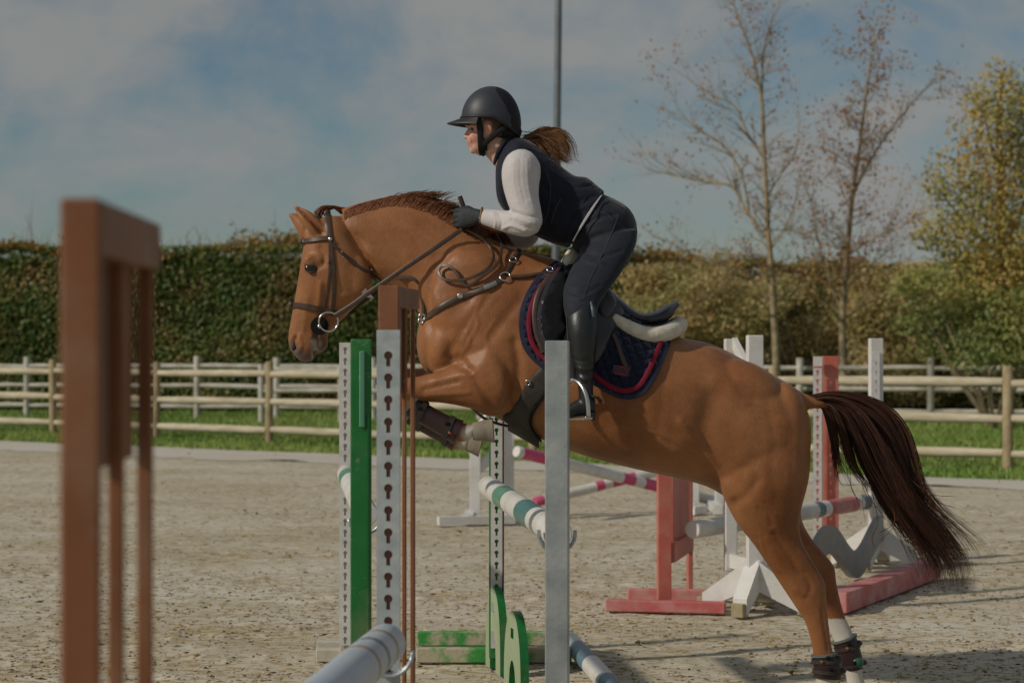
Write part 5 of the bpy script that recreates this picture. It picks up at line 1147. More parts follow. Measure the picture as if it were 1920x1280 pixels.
# sheepskin half pad: rolled rear edge and tuft at the pommel
hp = thing('half_pad', 'cream sheepskin half pad rolled out behind the saddle', 'half pad', P(1215, 620, HY))
def world_tube(pts, rad, k=5, n=14):
    R = crom([tuple(p)+(r,) for p, r in zip(pts, rad)], k); mb = MB(); mb.tube([Vector(r[:3]) for r in R], [max(r[3], 1e-3) for r in R], n); return np.array(mb.v), mb.f
rl = [(1148, 594, -.235, .020), (1178, 613, -.235, .030), (1210, 627, -.225, .035), (1242, 626, -.20, .036), (1266, 616, -.13, .037), (1273, 610, -.05, .037)]
pts = [P(u, v, HY+y) for u, v, y, r in rl]; pts = pts+[Vector((p.x, 2*HY-p.y, p.z)) for p in pts[::-1]]; rad = [r for *_, r in rl]; rad = rad+rad[::-1]
org('rear_roll', [world_tube(pts, rad)], 0.008, M['fleece'], hp)
pts = [P(1057, 512, HY-.10), P(1062, 494, HY-.09), P(1070, 480, HY-.055), P(1074, 474, HY)]; pts = pts+[Vector((p.x, 2*HY-p.y, p.z)) for p in pts[::-1][1:]]; rad = [.016, .024, .026, .026, .026, .024, .016]
org('front_roll', [world_tube(pts, rad)], 0.007, M['fleece'], hp)

# saddle
sd0 = thing('saddle', 'dark leather jumping saddle with high cantle under the rider', 'saddle', P(1140, 560, HY))
seat = [(1068, 484, 1072, 515, .05, 0), (1085, 497, 1085, 540, .075, 0), (1110, 519, 1105, 572, .095, 0, 2.4), (1137, 536, 1132, 590, .115, 0, 2.5), (1165, 562, 1160, 600, .135, 0, 2.5), (1198, 586, 1196, 612, .16, 0, 2.5), (1228, 583, 1235, 610, .175, 0, 2.5), (1252, 570, 1258, 594, .17, 0, 2.4), (1268, 563, 1271, 578, .14, 0)]
panel = [(1150, 580, 1150, 612, .13, 0), (1185, 596, 1185, 620, .155, 0, 2.4), (1220, 602, 1222, 624, .165, 0, 2.4), (1250, 592, 1253, 616, .15, 0)]
org('seat', [rings(seat, n=26)], 0.008, M['saddle'], sd0, S=[([(1120, 552), (1155, 582), (1200, 602), (1250, 588)], .005, -.004, -.14, 0)])
org('panel', [rings(panel, n=22)], 0.009, M['saddle'], sd0)
flap_out = [(1060, 505), (1030, 540), (1012, 575), (1012, 620), (1022, 655), (1050, 680), (1090, 690), (1118, 680), (1138, 650), (1152, 615), (1165, 592), (1140, 560), (1110, 530), (1085, 505)]
for mir in (False, True):
    patch('flap', flap_out, 0.020, 0.010, M['saddle'], sd0, mirror=mir, puff=0.004)
    patch('knee_roll', [(1050, 510), (1028, 545), (1016, 585), (1020, 630), (1040, 655), (1058, 640), (1062, 590), (1062, 545)], 0.030, 0.012, M['saddleblack'], sd0, mirror=mir, puff=0.022)
    strap('flap_piping', [(1048, 510), (1024, 546), (1012, 588), (1016, 632), (1036, 662)], 0.018, M['saddle'], sd0, th=0.012, off=0.028, mirror=mir)
    strap('forward_strap', [(1034, 520), (1012, 548), (1003, 585), (1006, 622), (1020, 660)], 0.022, M['leather'], sd0, th=0.007, off=0.022, mirror=mir)
    patch('skirt', [(1088, 520), (1118, 545), (1146, 578), (1138, 606), (1120, 600), (1098, 570)], 0.040, 0.008, M['saddle'], sd0, mirror=mir, puff=0.004, step=7)
    strap('strap_keeper', [(1148, 630), (1158, 652), (1168, 678), (1174, 690)], 0.018, M['leather'], sd0, th=0.006, off=0.024, mirror=mir)
stud('nail', 1009, 601, 0.004, M['steel'], sd0, 0.03)
# stirrup leather and iron
for mir in (False, True):
    f_ = (lambda p: Vector((p.x, 2*HY-p.y, p.z))) if mir else (lambda p: p)
    st = [P(1066, 560, HY-.325), P(1068, 610, HY-.345), P(1070, 660, HY-.352), P(1073, 712, HY-.36)]
    ribbon('stirrup_leather', [f_(Vector(p)) for p in crom([tuple(q) for q in st], 4)], [f_(Vector((0, HY-1, 0)))-Vector((0, HY, 0)) if not mir else Vector((0, 1, 0))]*13, 0.026, 0.005, M['saddle'], sd0)
    iron = [P(1058, 786, HY-.315), P(1056, 752, HY-.315), P(1061, 727, HY-.33), P(1074, 712, HY-.362), P(1090, 722, HY-.40), P(1101, 748, HY-.425), P(1104, 784, HY-.43)]
    R = [Vector(p) for p in crom([tuple(q) for q in iron], 5)]
    mb = MB(); mb.tube([f_(p) for p in R], 0.0075, 8, flat=1.3); i_ = mb.build('stirrup_iron', M['steel'], sd0, smooth=True)
    mb = MB(); a = f_(iron[0]); b = f_(iron[-1]); mb.beam(a, b, 0.045, 0.012, bev=0.003); mb.build('tread', M['steel'], i_)

# girth with stud guard
gi = thing('girth', 'broad grey brown stud girth across the horse\'s chest behind the elbow', 'girth', P(985, 770, HY))
for mir in (False, True):
    patch('guard', [(1020, 682), (1000, 702), (984, 724), (972, 750), (950, 774), (944, 783), (965, 797), (990, 810), (1014, 822), (1000, 800), (997, 782), (1010, 758), (1024, 738), (1032, 700)], 0.004, 0.010, M['leatherdark'], gi, mirror=mir, step=7, k=2)
    strap('guard_edge', [(1022, 740), (1006, 762), (996, 784), (1002, 804), (1016, 822)], 0.010, M['saddleblack'], gi, th=0.007, off=0.012, mirror=mir)
# guard meets itself under the chest
b0, b1 = hit(960, 790), hit(1006, 814)
if b0[0] is not None and b1[0] is not None:
    mb = MB(); rows = []
    for f in np.linspace(0, 1, 8):
        u = 952+f*58; l_, n_ = hit(u, 784+f*33)
        if l_ is None: continue
        dn = 0.0; rows.append([Vector((l_.x, HY+(l_.y-HY)*q, l_.z-0.006-0.055*(1-q*q)*0.9)) for q in np.linspace(1, -1, 13)])
    for r_ in rows: mb.v += [tuple(p) for p in r_]
    for i in range(len(rows)-1):
        for j in range(12): mb.f.append((i*13+j, i*13+j+1, (i+1)*13+j+1, (i+1)*13+j)); mb.m.append(0)
    o = mb.build('belly_piece', M['leatherdark'], gi, smooth=True); md = o.modifiers.new('solid', 'SOLIDIFY'); md.thickness = 0.008
ring('ring', 991, 715, 0.010, 0.0026, M['steel'], gi, off=0.018)
mb = MB(); mb.tube([P(u, v, HY) for u, v in crom([(884, 764), (905, 782), (930, 793), (960, 800)], 4)], 0.006, 8); mb.build('martingale_loop', M['leather'], gi, smooth=True)

# bridle and reins
br = thing('bridle', 'brown leather bridle with ring bit and reins on the horse\'s head', 'bridle', P(620, 520, HY))
for mir in (False, True):
    strap('crown_piece', [(612, 401), (615, 415), (617, 435), (620, 452)], 0.026, M['leather'], br, th=0.006, off=0.004, mirror=mir)
    strap('brow_band', [(567, 453), (585, 451), (604, 448), (620, 447)], 0.021, M['leather'], br, th=0.010, off=0.006, mirror=mir)
    strap('cheek_piece', [(620, 450), (624, 490), (627, 530), (625, 565), (620, 588)], 0.017, M['leather'], br, th=0.006, off=0.004, mirror=mir)
    strap('cheek_piece', [(619, 455), (619, 500), (616, 535), (611, 562), (609, 578)], 0.012, M['leather'], br, th=0.005, off=0.004, mirror=mir)
    strap('nose_band', [(546, 571), (565, 573), (588, 577), (606, 581), (620, 586), (632, 588)], 0.022, M['leather'], br, th=0.012, off=0.006, mirror=mir)
    strap('throat_lash', [(624, 458), (645, 478), (672, 500), (700, 517), (714, 524)], 0.013, M['leather'], br, th=0.006, off=0.004, mirror=mir)
    mb = MB(); bt = Vector((0, 0.008, 0))
mb = MB(); top = [hit(612, 402)[0] or P(612, 402, HY-.04)]; p = top[0]; q = Vector((p.x, 2*HY-p.y, p.z)); mb.tube([p, Vector((p.x, HY-.02, p.z+.018)), Vector((p.x, HY+.02, p.z+.018)), q], 0.012, 8, flat=0.6); mb.build('crown_piece', M['leather'], br, smooth=True)
l_, n_ = hit(566, 453); 
if l_ is None: l_ = P(566, 453, HY-.04)
mb = MB(); mb.tube([Vector(p) for p in crom([tuple(l_), (l_.x-.012, HY, l_.z+.002), (l_.x, 2*HY-l_.y, l_.z)], 6)], 0.010, 8); mb.build('brow_band', M['leather'], br, smooth=True)
l_ = P(547, 571, HY-.04); mb = MB(); mb.tube([Vector(p) for p in crom([tuple(l_), (l_.x-.012, HY, l_.z+.002), (l_.x, 2*HY-l_.y, l_.z)], 6)], 0.011, 8); mb.build('nose_band', M['leather'], br, smooth=True)
for (u, v, r) in ((620, 449, .008), (617, 491, .005), (643, 483, .005), (641, 473, .005), (692, 504, .005)): stud('buckle', u, v, r, M['steel'], br, 0.012)
BY = HY-.085
bit = ring('bit_ring', 616, 603, 0.040, 0.0042, M['steel'], br, face=(0.12, -1, 0), Y=BY)
mb = MB(); mb.tube([P(600, 612, HY-.09), P(597, 611, HY-.07), P(597, 611, HY)], [.008, .008, .008], 10); mb.build('bit_mouthpiece', M['steel'], bit, smooth=True)
mb = MB(); c = P(599, 611, HY-.070); mb.tube([c+Vector((0, -.006, 0)), c+Vector((0, .004, 0))], [.036, .038], 24); mb.build('bit_guard', M['saddleblack'], bit, smooth=True, sharp=40)
ring('bit_ring', 616, 603, 0.040, 0.0042, M['steel'], br, face=(0.12, -1, 0), Y=2*HY-BY)
rein = [(628, 592, -.088), (660, 572, -.105), (692, 549, -.12), (760, 502, -.145), (820, 462, -.15), (866, 430, -.125)]
rp = [Vector(p) for p in crom([tuple(P(u, v, HY+y)) for u, v, y in rein], 8)]
ribbon('rein', rp, [Vector((0.1, -1, 0.1))]*len(rp), 0.019, 0.005, M['leather'], br)
ribbon('rein', [Vector((p.x, 2*HY-p.y, p.z)) for p in rp], [Vector((0.1, 1, 0.1))]*len(rp), 0.019, 0.005, M['leather'], br)
c = P(688, 552, HY-.12); mb = MB(); dr = (rp[24]-rp[8]).normalized(); sd_ = dr.cross(Vector((0, 1, 0)))
mb.prism([c-dr*.014+sd_*.020, c+dr*.010+sd_*.026, c+dr*.016-sd_*.030, c-dr*.012-sd_*.006], Vector((0, .012, 0))); mb.build('rein_stop', mat('rubber_stop', (0.24, 0.20, 0.18), rough=0.6), br)
# slack of the reins looping below the hands
loop = [(872, 436), (905, 456), (922, 478), (918, 504), (885, 522), (850, 529), (832, 524), (827, 510), (838, 500), (852, 504), (862, 520), (868, 534), (884, 536), (905, 520), (932, 500), (940, 470), (932, 436)]
sp = surf_pts(samples(loop, 6), 0.022); pl = [a for a, b in sp]
for _ in range(6): pl = [pl[0]]+[(pl[i-1]+pl[i]*2+pl[i+1])/4 for i in range(1, len(pl)-1)]+[pl[-1]]
ribbon('rein_slack', pl, [b for a, b in sp], 0.012, 0.005, M['leather'], br)

# breastplate
bp_ = thing('breastplate', 'brown leather breastplate with steel rings across the horse\'s shoulder', 'breastplate', P(880, 560, HY))
for mir in (False, True):
    strap('shoulder_strap', [(797, 600), (815, 585), (845, 566), (880, 552), (915, 538), (942, 524)], 0.026, M['leather'], bp_, th=0.008, off=0.005, mirror=mir)
    strap('wither_strap', [(948, 516), (957, 498), (966, 482), (975, 467)], 0.022, M['leather'], bp_, th=0.007, off=0.005, mirror=mir)
    strap('saddle_strap', [(955, 521), (985, 520), (1012, 516), (1040, 512)], 0.014, M['leather'], bp_, th=0.006, off=0.012, mirror=mir)
ring('ring', 947, 522, 0.021, 0.0036, M['steel'], bp_, off=0.014)
ring('buckle', 961, 491, 0.015, 0.003, M['steel'], bp_, off=0.014); stud('rivet', 863, 555, .012, M['steel'], bp_, 0.010)
strap('slide', [(908, 541), (920, 536), (930, 531)], 0.020, mat('elastic_grey', (0.20, 0.19, 0.19), rough=0.8), bp_, th=0.006, off=0.012, k=3)
ring('buckle', 1029, 514, 0.013, 0.003, M['steel'], bp_, off=0.030)
mart = [(745, 522, -.05), (770, 520, -.07), (785, 528, -.08), (795, 545, -.07), (797, 575, -.06), (797, 605, -.05), (800, 640, -.03), (808, 675, -.02)]
mp_ = [Vector(p) for p in crom([tuple(P(u-3, v, HY+y-.02)) for u, v, y in mart], 5)]; ribbon('martingale', mp_, [Vector((-.4, -1, 0))]*len(mp_), 0.014, 0.006, M['leather'], bp_)
ring('ring', 791, 594, 0.013, 0.004, M['steel'], bp_, Y=HY-.10); ring('ring', 789, 602, 0.010, 0.004, M['steel'], bp_, Y=HY-.10)

# leg protectors
M['boot'] = mat('brown_boot_shell', (0.026, 0.012, 0.012), (0.042, 0.020, 0.018), scale=12, rough=0.4, spec=0.5)
M['bootgrey'] = mat('boot_lining', (0.10, 0.12, 0.11), (0.15, 0.17, 0.16), scale=20, rough=0.8)
M['bootgreen'] = mat('boot_green_cup', (0.03, 0.12, 0.065), (0.04, 0.15, 0.08), scale=8, rough=0.4)
M['orange'] = mat('orange_tab', (0.38, 0.10, 0.03), rough=0.5)
def leg_boot(label, spec, grow, nband, tab, cup=None):
    c = P((spec[0][0]+spec[0][2])/2, (spec[0][1]+spec[0][3])/2, HY+spec[0][5]); root = thing('tendon_boot', label, 'horse boot', c)
    Vr, Fr = rings(spec, k=4, n=24, grow=grow); me = bpy.data.meshes.new('shell'); me.from_pydata(Vr.tolist(), [], Fr); finish(me, 'shell', M['boot'], root, smooth=True, sharp=50)
    m0 = spec[0]; a = np.array(spec[0]); b = np.array(spec[min(1, len(spec)-1)]); e = a+(b-a)*0.12
    Vr, Fr = rings([tuple(a-(b-a)*0.05), tuple(e)], k=2, n=24, grow=grow+0.005); me = bpy.data.meshes.new('lining'); me.from_pydata(Vr.tolist(), [], Fr); finish(me, 'lining', M['bootgrey'], root, smooth=True, sharp=50)
    S_ = crom(spec, 12); n_ = len(S_)
    for i in range(nband):
        f = (i+0.6)/(nband+0.2); k_ = int(f*(n_-1)); r0 = tuple(S_[max(0, k_-2)]); r1 = tuple(S_[min(n_-1, k_+2)])
        Vr, Fr = rings([r0[:6], r1[:6]], k=2, n=24, grow=grow+0.005); me = bpy.data.meshes.new('strap'); me.from_pydata(Vr.tolist(), [], Fr); finish(me, 'strap', M['leatherdark'], root, smooth=True, sharp=50)
        p = P((r0[0]*.35+r0[2]*.65), (r0[1]*.35+r0[3]*.65), HY+r0[5]-r0[4]-grow-.004); mb = MB(); mb.box(p, (.018, .010, .016), bev=.003); mb.build('clip', M['saddleblack'], root)
        mb = MB(); q = P(r0[2], r0[3], HY+r0[5]); mb.tube([q+Vector((0, -.012, 0)), q+Vector((.012, -.008, -.002)), q+Vector((.022, 0, -.004))], [.012, .013, .009], 8); mb.build('strap_end', M['boot'], root, smooth=True)
    if tab:
        mb = MB(); p = P(tab[0], tab[1], HY+tab[2]); mb.box(p, (.012, .006, .010), Matrix.Rotation(0.6, 3, 'Y'), bev=.002); mb.build('tab', M['orange'], root)
    if cup:
        Vr, Fr = ell(*cup); me = bpy.data.meshes.new('fetlock_cup'); me.from_pydata(Vr.tolist(), [], Fr); bm = bmesh.new(); bm.from_mesh(me); bmesh.ops.remove_doubles(bm, verts=bm.verts[:], dist=1e-6); bm.to_mesh(me); bm.free(); finish(me, 'fetlock_cup', M['bootgreen'], root, smooth=True)
    return root
leg_boot('brown tendon boot on the tucked near foreleg', [(755, 772, 782, 746, .036, -.15), (790, 790, 803, 763, .031, -.15), (830, 813, 843, 784, .032, -.15), (852, 828, 868, 792, .038, -.15)], 0.010, 2, (843, 811, -.205))
leg_boot('brown tendon boot on the tucked off foreleg behind', [(758, 788, 782, 756, .036, .15), (790, 806, 802, 780, .031, .15), (828, 827, 838, 800, .032, .15), (848, 842, 860, 808, .038, .15)], 0.008, 2, None)
leg_boot('brown fetlock boot on the near hind leg at the sand', [(1526, 1228, 1563, 1224, .031, -.15), (1529, 1249, 1574, 1249, .037, -.15), (1529, 1268, 1572, 1272, .035, -.15)], 0.009, 2, (1541, 1240, -.2))
leg_boot('brown fetlock boot with green cup on the white off hind leg', [(1564, 1203, 1600, 1190, .032, .155), (1573, 1222, 1608, 1214, .037, .155), (1582, 1246, 1614, 1240, .037, .155), (1590, 1256, 1612, 1252, .03, .155)], 0.010, 2, (1589, 1215, .10), (1606, 1240, .135, .032, .036, .026, 20))

# ------------------------------------------------------------------ the rider
def skin_material():
    m = mat('skin', (0.60, 0.35, 0.26), (0.66, 0.41, 0.31), scale=9, rough=0.5, spec=0.35); t = m.node_tree; b = t.nodes['Principled BSDF']; lk = t.links.new
    b.inputs['Subsurface Weight'].default_value = 0.12; b.inputs['Subsurface Radius'].default_value = (0.012, 0.005, 0.003); b.inputs['Subsurface Scale'].default_value = 0.6
    src = b.inputs['Base Color'].links[0].from_socket
    at = N(t, 'ShaderNodeAttribute', attribute_name='tint'); sp = N(t, 'ShaderNodeSeparateColor'); lk(at.outputs['Color'], sp.inputs['Color']); cur = src
    for ch, c in (('Red', (0.50, 0.13, 0.11, 1)), ('Green', (0.62, 0.25, 0.18, 1)), ('Blue', (0.06, 0.03, 0.02, 1))):
        mx = N(t, 'ShaderNodeMixRGB', blend_type='MIX'); mx.inputs[2].default_value = c; lk(sp.outputs[ch], mx.inputs[0]); lk(cur, mx.inputs[1]); cur = mx.outputs['Color']
    lk(cur, b.inputs['Base Color']); return m
M['skin'] = skin_material()
M['knit'] = mat('white_cable_knit', (0.52, 0.49, 0.495), (0.58, 0.55, 0.555), scale=14, rough=0.9, spec=0.1, bump=0.4, bscale=85, bdist=0.004, sheen=0.2)
M['vest'] = mat('navy_vest', (0.008, 0.010, 0.020), (0.012, 0.015, 0.028), scale=12, rough=0.75, spec=0.25, bump=0.6, bscale=13, sheen=0.12, bdist=0.02)
M['breeches'] = mat('dark_breeches', (0.012, 0.015, 0.024), (0.017, 0.021, 0.031), scale=20, rough=0.7, spec=0.25, bump=0.1, bscale=200, sheen=0.2)
M['riding_boot'] = mat('black_boot_leather', (0.010, 0.012, 0.014), (0.016, 0.019, 0.021), scale=12, rough=0.40, spec=0.5, bump=0.15, bscale=40)
M['glove'] = mat('grey_glove', (0.022, 0.028, 0.032), (0.035, 0.042, 0.047), scale=30, rough=0.7, bump=0.2, bscale=90)
M['glovestrap'] = mat('tan_glove_strap', (0.20, 0.11, 0.04), rough=0.5)
M['helmet'] = mat('matt_navy_shell', (0.030, 0.034, 0.048), (0.036, 0.040, 0.054), scale=40, rough=0.48, spec=0.45)
M['helmetback'] = mat('plum_suede_panel', (0.012, 0.009, 0.014), (0.018, 0.012, 0.018), scale=40, rough=0.6, spec=0.3)
M['helmettrim'] = mat('helmet_trim', (0.020, 0.019, 0.022), rough=0.5)
M['webbing'] = mat('black_webbing', (0.008, 0.008, 0.010), rough=0.8)
M['brownhair'] = hairmat('auburn_hair', [(0.07, 0.028, 0.013), (0.15, 0.065, 0.028), (0.26, 0.125, 0.055), (0.34, 0.18, 0.085)])
M['shirt'] = mat('white_shirt', (0.62, 0.62, 0.64), rough=0.8)

rr0 = thing('person', 'rider in navy vest, white knit sleeves and helmet leaning forward over the horse', 'person', P(1140, 480, HY))
t_rows = [(1150, 372, 1075, 458, .155, 0), (1118, 352, 1042, 454, .142, 0, 2.3), (1085, 336, 1002, 440, .142, 0, 2.3), (1042, 311, 966, 412, .155, 0, 2.3), (1006, 281, 937, 372, .168, 0, 2.4), (984, 266, 932, 326, .15, 0, 2.3), (968, 262, 936, 300, .075, 0)]
pel = [(1120, 356, 1070, 460, .145, 0), (1150, 370, 1078, 470, .165, 0, 2.3), (1178, 390, 1090, 480, .17, 0, 2.3), (1192, 420, 1110, 490, .15, 0), (1194, 445, 1140, 490, .10, 0)]
thigh = [(1194, 428, 1098, 452, .085, -.10), (1190, 462, 1083, 482, .088, -.155), (1166, 507, 1067, 515, .080, -.225), (1140, 543, 1058, 545, .070, -.29), (1122, 570, 1058, 572, .060, -.335), (1117, 592, 1062, 595, .052, -.355)]
calf = [(1117, 585, 1061, 590, .050, -.352), (1118, 615, 1064, 618, .054, -.368), (1116, 655, 1070, 658, .050, -.372), (1113, 695, 1081, 698, .040, -.372), (1111, 728, 1085, 730, .035, -.372), (1113, 752, 1086, 752, .036, -.372), (1114, 770, 1090, 772, .032, -.372)]
foot = [(1116, 748, 1116, 776, .026, -.372), (1106, 742, 1106, 779, .034, -.372), (1085, 748, 1085, 780, .037, -.372), (1062, 760, 1062, 783, .042, -.37), (1042, 768, 1043, 784, .040, -.365), (1032, 774, 1034, 783, .028, -.36)]
arm_n = [(980, 300, .050, -.155), (978, 322, .064, -.18), (977, 345, .064, -.205), (981, 372, .058, -.23), (988, 400, .052, -.245), (992, 418, .048, -.245), (975, 420, .045, -.23), (950, 416, .041, -.20), (925, 410, .036, -.165), (904, 406, .029, -.135)]
arm_f = [(980, 302, .050, .155), (978, 330, .064, .185), (980, 365, .060, .22), (985, 405, .054, .25), (986, 440, .050, .25), (965, 445, .046, .22), (930, 432, .040, .17), (900, 416, .034, .11), (884, 410, .029, .08)]
headr = [(888, 287, 900, 291, .022, 0), (881, 279, 914, 285, .043, 0, 2.2), (878, 270, 924, 276, .052, 0, 2.2), (877, 262, 934, 268, .058, 0, 2.2), (878, 252, 948, 258, .063, 0, 2.2), (878, 243, 957, 247, .067, 0, 2.2), (875, 233, 963, 236, .070, 0, 2.2), (874, 218, 966, 218, .072, 0), (880, 198, 962, 198, .070, 0), (895, 180, 950, 180, .055, 0), (912, 172, 935, 172, .025, 0)]
neckr = [(905, 272, 952, 252, .050, 0), (908, 288, 955, 262, .049, 0), (918, 300, 962, 272, .053, 0), (930, 315, 972, 285, .065, 0)]
def face_bits():
    out = [tubepart([(878, 244, .006, 0), (876, 250, .008, 0), (873.2, 256, .0095, 0), (875, 259.5, .008, 0)], n=10), ell(876.5, 258.5, -.008, .008, .006, .005), ell(876.5, 258.5, .008, .008, .006, .005),
           ell(880, 267.2, 0, .009, .020, .0045, 10), ell(881, 271.8, 0, .009, .017, .005, -10), ell(888, 282, 0, .017, .022, .015), ell(877, 236, -.022, .012, .02, .006), ell(877, 236, .022, .012, .02, .006), ell(892, 258, -.043, .03, .014, .024), ell(892, 258, .043, .03, .014, .024)]
    for s_ in (-1, 1): out.append(ell(915, 243, s_*.068, .014, .010, .026, -12)); out.append(ell(918, 240, s_*.073, .013, .006, .022, -12))
    return out
def hand_parts(cu, cv, y, s_, g=0.0):
    """closed fist round the rein, thumb on top; s_ = -1 near hand (back of the hand outward), 1 far hand"""
    W = P(cu+26, cv-2, HY+y*1.35); K = P(cu-12, cv, HY+y); out = []
    mb = MB(); up = Vector((0.05, 0, 1)).normalized(); ax = (K-W).normalized(); rows = []
    for f, h, w_ in ((-.1, .026, .022), (.15, .032, .022), (.5, .040, .022), (.85, .044, .021), (1.0, .042, .018)):
        c = W.lerp(K, f); rows.append((c, h, w_))
    n = 18; V_ = []; Fs = []
    lat = ax.cross(up).normalized(); u2 = lat.cross(ax)
    for c, h, w_ in rows:
        for j in range(n):
            th = 2*math.pi*j/n; V_.append(c+u2*((h+g)*math.cos(th))+lat*((w_+g)*math.sin(th)))
    for i in range(len(rows)-1):
        for j in range(n): Fs.append((i*n+j, i*n+(j+1) % n, (i+1)*n+(j+1) % n, (i+1)*n+j))
    Fs.append(tuple(range(n))[::-1]); Fs.append(tuple((len(rows)-1)*n+j for j in range(n))); out.append((np.array([tuple(v) for v in V_]), Fs))
    inn = Vector((0, -s_, 0)); ln = (1.0, 1.08, 1.0, 0.82)
    for i in range(4):
        b = K+u2*(0.030-0.0205*i)-ax*0.012+Vector((0, s_*0.004, 0)); L_ = ln[i]; r = (.0092, .0095, .0092, .0082)[i]+g
        p1 = b+ax*0.020*L_; p2 = p1+ax*0.012*L_+inn*0.022*L_-u2*0.003; p3 = p2-ax*0.020*L_+inn*0.014*L_-u2*.002; p4 = p3-ax*0.014*L_-inn*0.008
        out.append(tubew([b, p1, p2, p3, p4], [r*1.05, r*1.05, r, r*.95, r*.8], 3, 10))
    b = W.lerp(K, .38)+u2*0.026+inn*0.010; out.append(tubew([b, b+ax*0.022+u2*0.012+inn*.006, b+ax*0.046+u2*0.010+inn*.008, b+ax*0.064+u2*0.002+inn*.006], [.013+g, .0115+g, .0105+g, .008+g], 3, 10))
    return out
HN = (874, 408, -.092); HFp = (868, 410, .07)
bparts = [rings(t_rows, n=24, grow=-.006), rings(pel, grow=-.008), rings(headr, n=24), rings(neckr), tubepart(arm_n, grow=-.010), tubepart(arm_f, grow=-.010)]+face_bits()
for mir in (False, True): bparts += [rings(thigh, grow=-.006, mirror=mir), rings(calf, grow=-.008, mirror=mir), rings(foot, grow=-.010, mirror=mir)]
bparts += hand_parts(*HN, -1, -.0015)+hand_parts(*HFp, 1, -.0015)
me, V2, E2 = organic(bparts, 0.0058, it=4, plain=0)
V2 = strokes(me, V2, [([(876, 241), (882, 242), (888, 243)], .0045, -.0045, -.05, 0), ([(877, 245.5), (886, 246)], .003, .0015, -.05, 0), ([(874, 270), (884, 270)], .0022, -.003, -.03, 0), ([(884, 262), (886, 270), (884, 276)], .005, -.002, -.05, 0), ([(913, 240), (916, 246), (914, 250)], .005, -.006, -.075, 0), ([(880, 277), (884, 277)], .004, -.003, -.02, 0)])
def mk(pix, sg, yo):
    pp = [(P(u, v, HY+yo).x, P(u, v, HY+yo).z) for u, v in pix]; pp = pp*2 if len(pp) == 1 else pp
    return np.clip(1.6-polydist(V2[:, 0], V2[:, 2], pp)/sg, 0, 1)
lips = np.clip(mk([(876, 267.5), (883, 270)], .0055, 0)+mk([(877, 273), (883, 270.5)], .0055, 0), 0, 1)*.75
cheek = np.maximum(0.5*mk([(890, 258)], .022, -.05), 0.6*mk([(915, 243)], .02, -.07)); cheek = np.maximum(cheek, .4*mk([(872, 257)], .008, 0))
brow = np.clip(1.7*mk([(876, 234.2), (882, 232.5), (890, 234)], .0030, -.05), 0, .8)*(np.abs(V2[:, 1]-HY) > .012); lash = np.maximum(brow, .85*mk([(877, 241.2), (882, 240.4), (887, 242)], .0022, -.05)*(np.abs(V2[:, 1]-HY) > .014))
hairline = mk([(908, 226), (925, 228), (945, 236), (950, 250)], .034, -.06)*np.clip((V2[:, 0]-P(904, 0, HY).x)/.008, 0, 1)*(1-mk([(914, 236), (915, 250)], .016, -.07))*(V2[:, 2] > P(0, 262, HY).z)
lash = np.maximum(lash, 0.95*hairline); lash = np.maximum(lash, 0.85*mk([(878, 226), (892, 222)], .012, -.05)*(V2[:, 2] > P(0, 232, HY).z))
setcol(me, np.stack([lips, cheek, lash], 1)); finish(me, 'body', M['skin'], rr0, smooth=True, recalc=False)
for s_ in (-1, 1):
    c = P(887.2, 241.8, HY+s_*.035); bm = bmesh.new(); bmesh.ops.create_uvsphere(bm, u_segments=12, v_segments=8, radius=0.0105); me2 = bpy.data.meshes.new('eye'); bm.to_mesh(me2); bm.free(); me2.transform(Matrix.Translation(c)); finish(me2, 'eye', mat('eye_dark', (0.05, 0.035, 0.03), rough=0.15) if s_ < 0 else bpy.data.materials['eye_dark'], rr0, smooth=True)

# clothes
vest_rows = [(1134, 360, 1066, 466, .165, 0, 2.3), (1118, 347, 1040, 458, .158, 0, 2.3), (1100, 333, 1020, 450, .156, 0, 2.3), (1076, 329, 1000, 440, .156, 0, 2.3), (1042, 304, 962, 412, .168, 0, 2.3), (1006, 274, 934, 378, .180, 0, 2.4), (986, 262, 929, 330, .155, 0, 2.3), (968, 257, 931, 304, .085, 0), (960, 256, 932, 296, .062, 0)]
vest_o = org('vest', [rings(vest_rows, n=28)], 0.0075, M['vest'], rr0, it=4, S=[([(1010, 345), (1050, 370), (1090, 375), (1120, 365)], .010, -.006, -.16, 0), ([(1020, 400), (1060, 410), (1090, 405)], .009, -.005, -.16, 0), ([(1030, 380), (1070, 392), (1105, 385)], .010, .005, -.16, 0), ([(1060, 345), (1085, 350), (1110, 345)], .008, -.006, -.15, 0), ([(1020, 320), (1035, 360), (1040, 420)], .010, .005, -.16, 0), ([(1040, 435), (1065, 440), (1085, 425)], .008, .005, -.16, 0), ([(938, 330), (945, 365), (955, 395)], .008, -.004, -.16, 0)])
mb = MB()
# collar
cr = [(942, 268), (934, 284), (930, 300)]; 
R0 = [P(962, 258, HY), P(950, 262, HY-.055), P(936, 284, HY-.058), P(930, 302, HY-.03), P(929, 306, HY), P(930, 302, HY+.03), P(936, 284, HY+.058), P(950, 262, HY+.055), P(962, 258, HY)]
mb.tube([Vector(p) for p in crom([tuple(q) for q in R0], 4)], .011, 8); mb.build('collar', M['vest'], rr0, smooth=True)
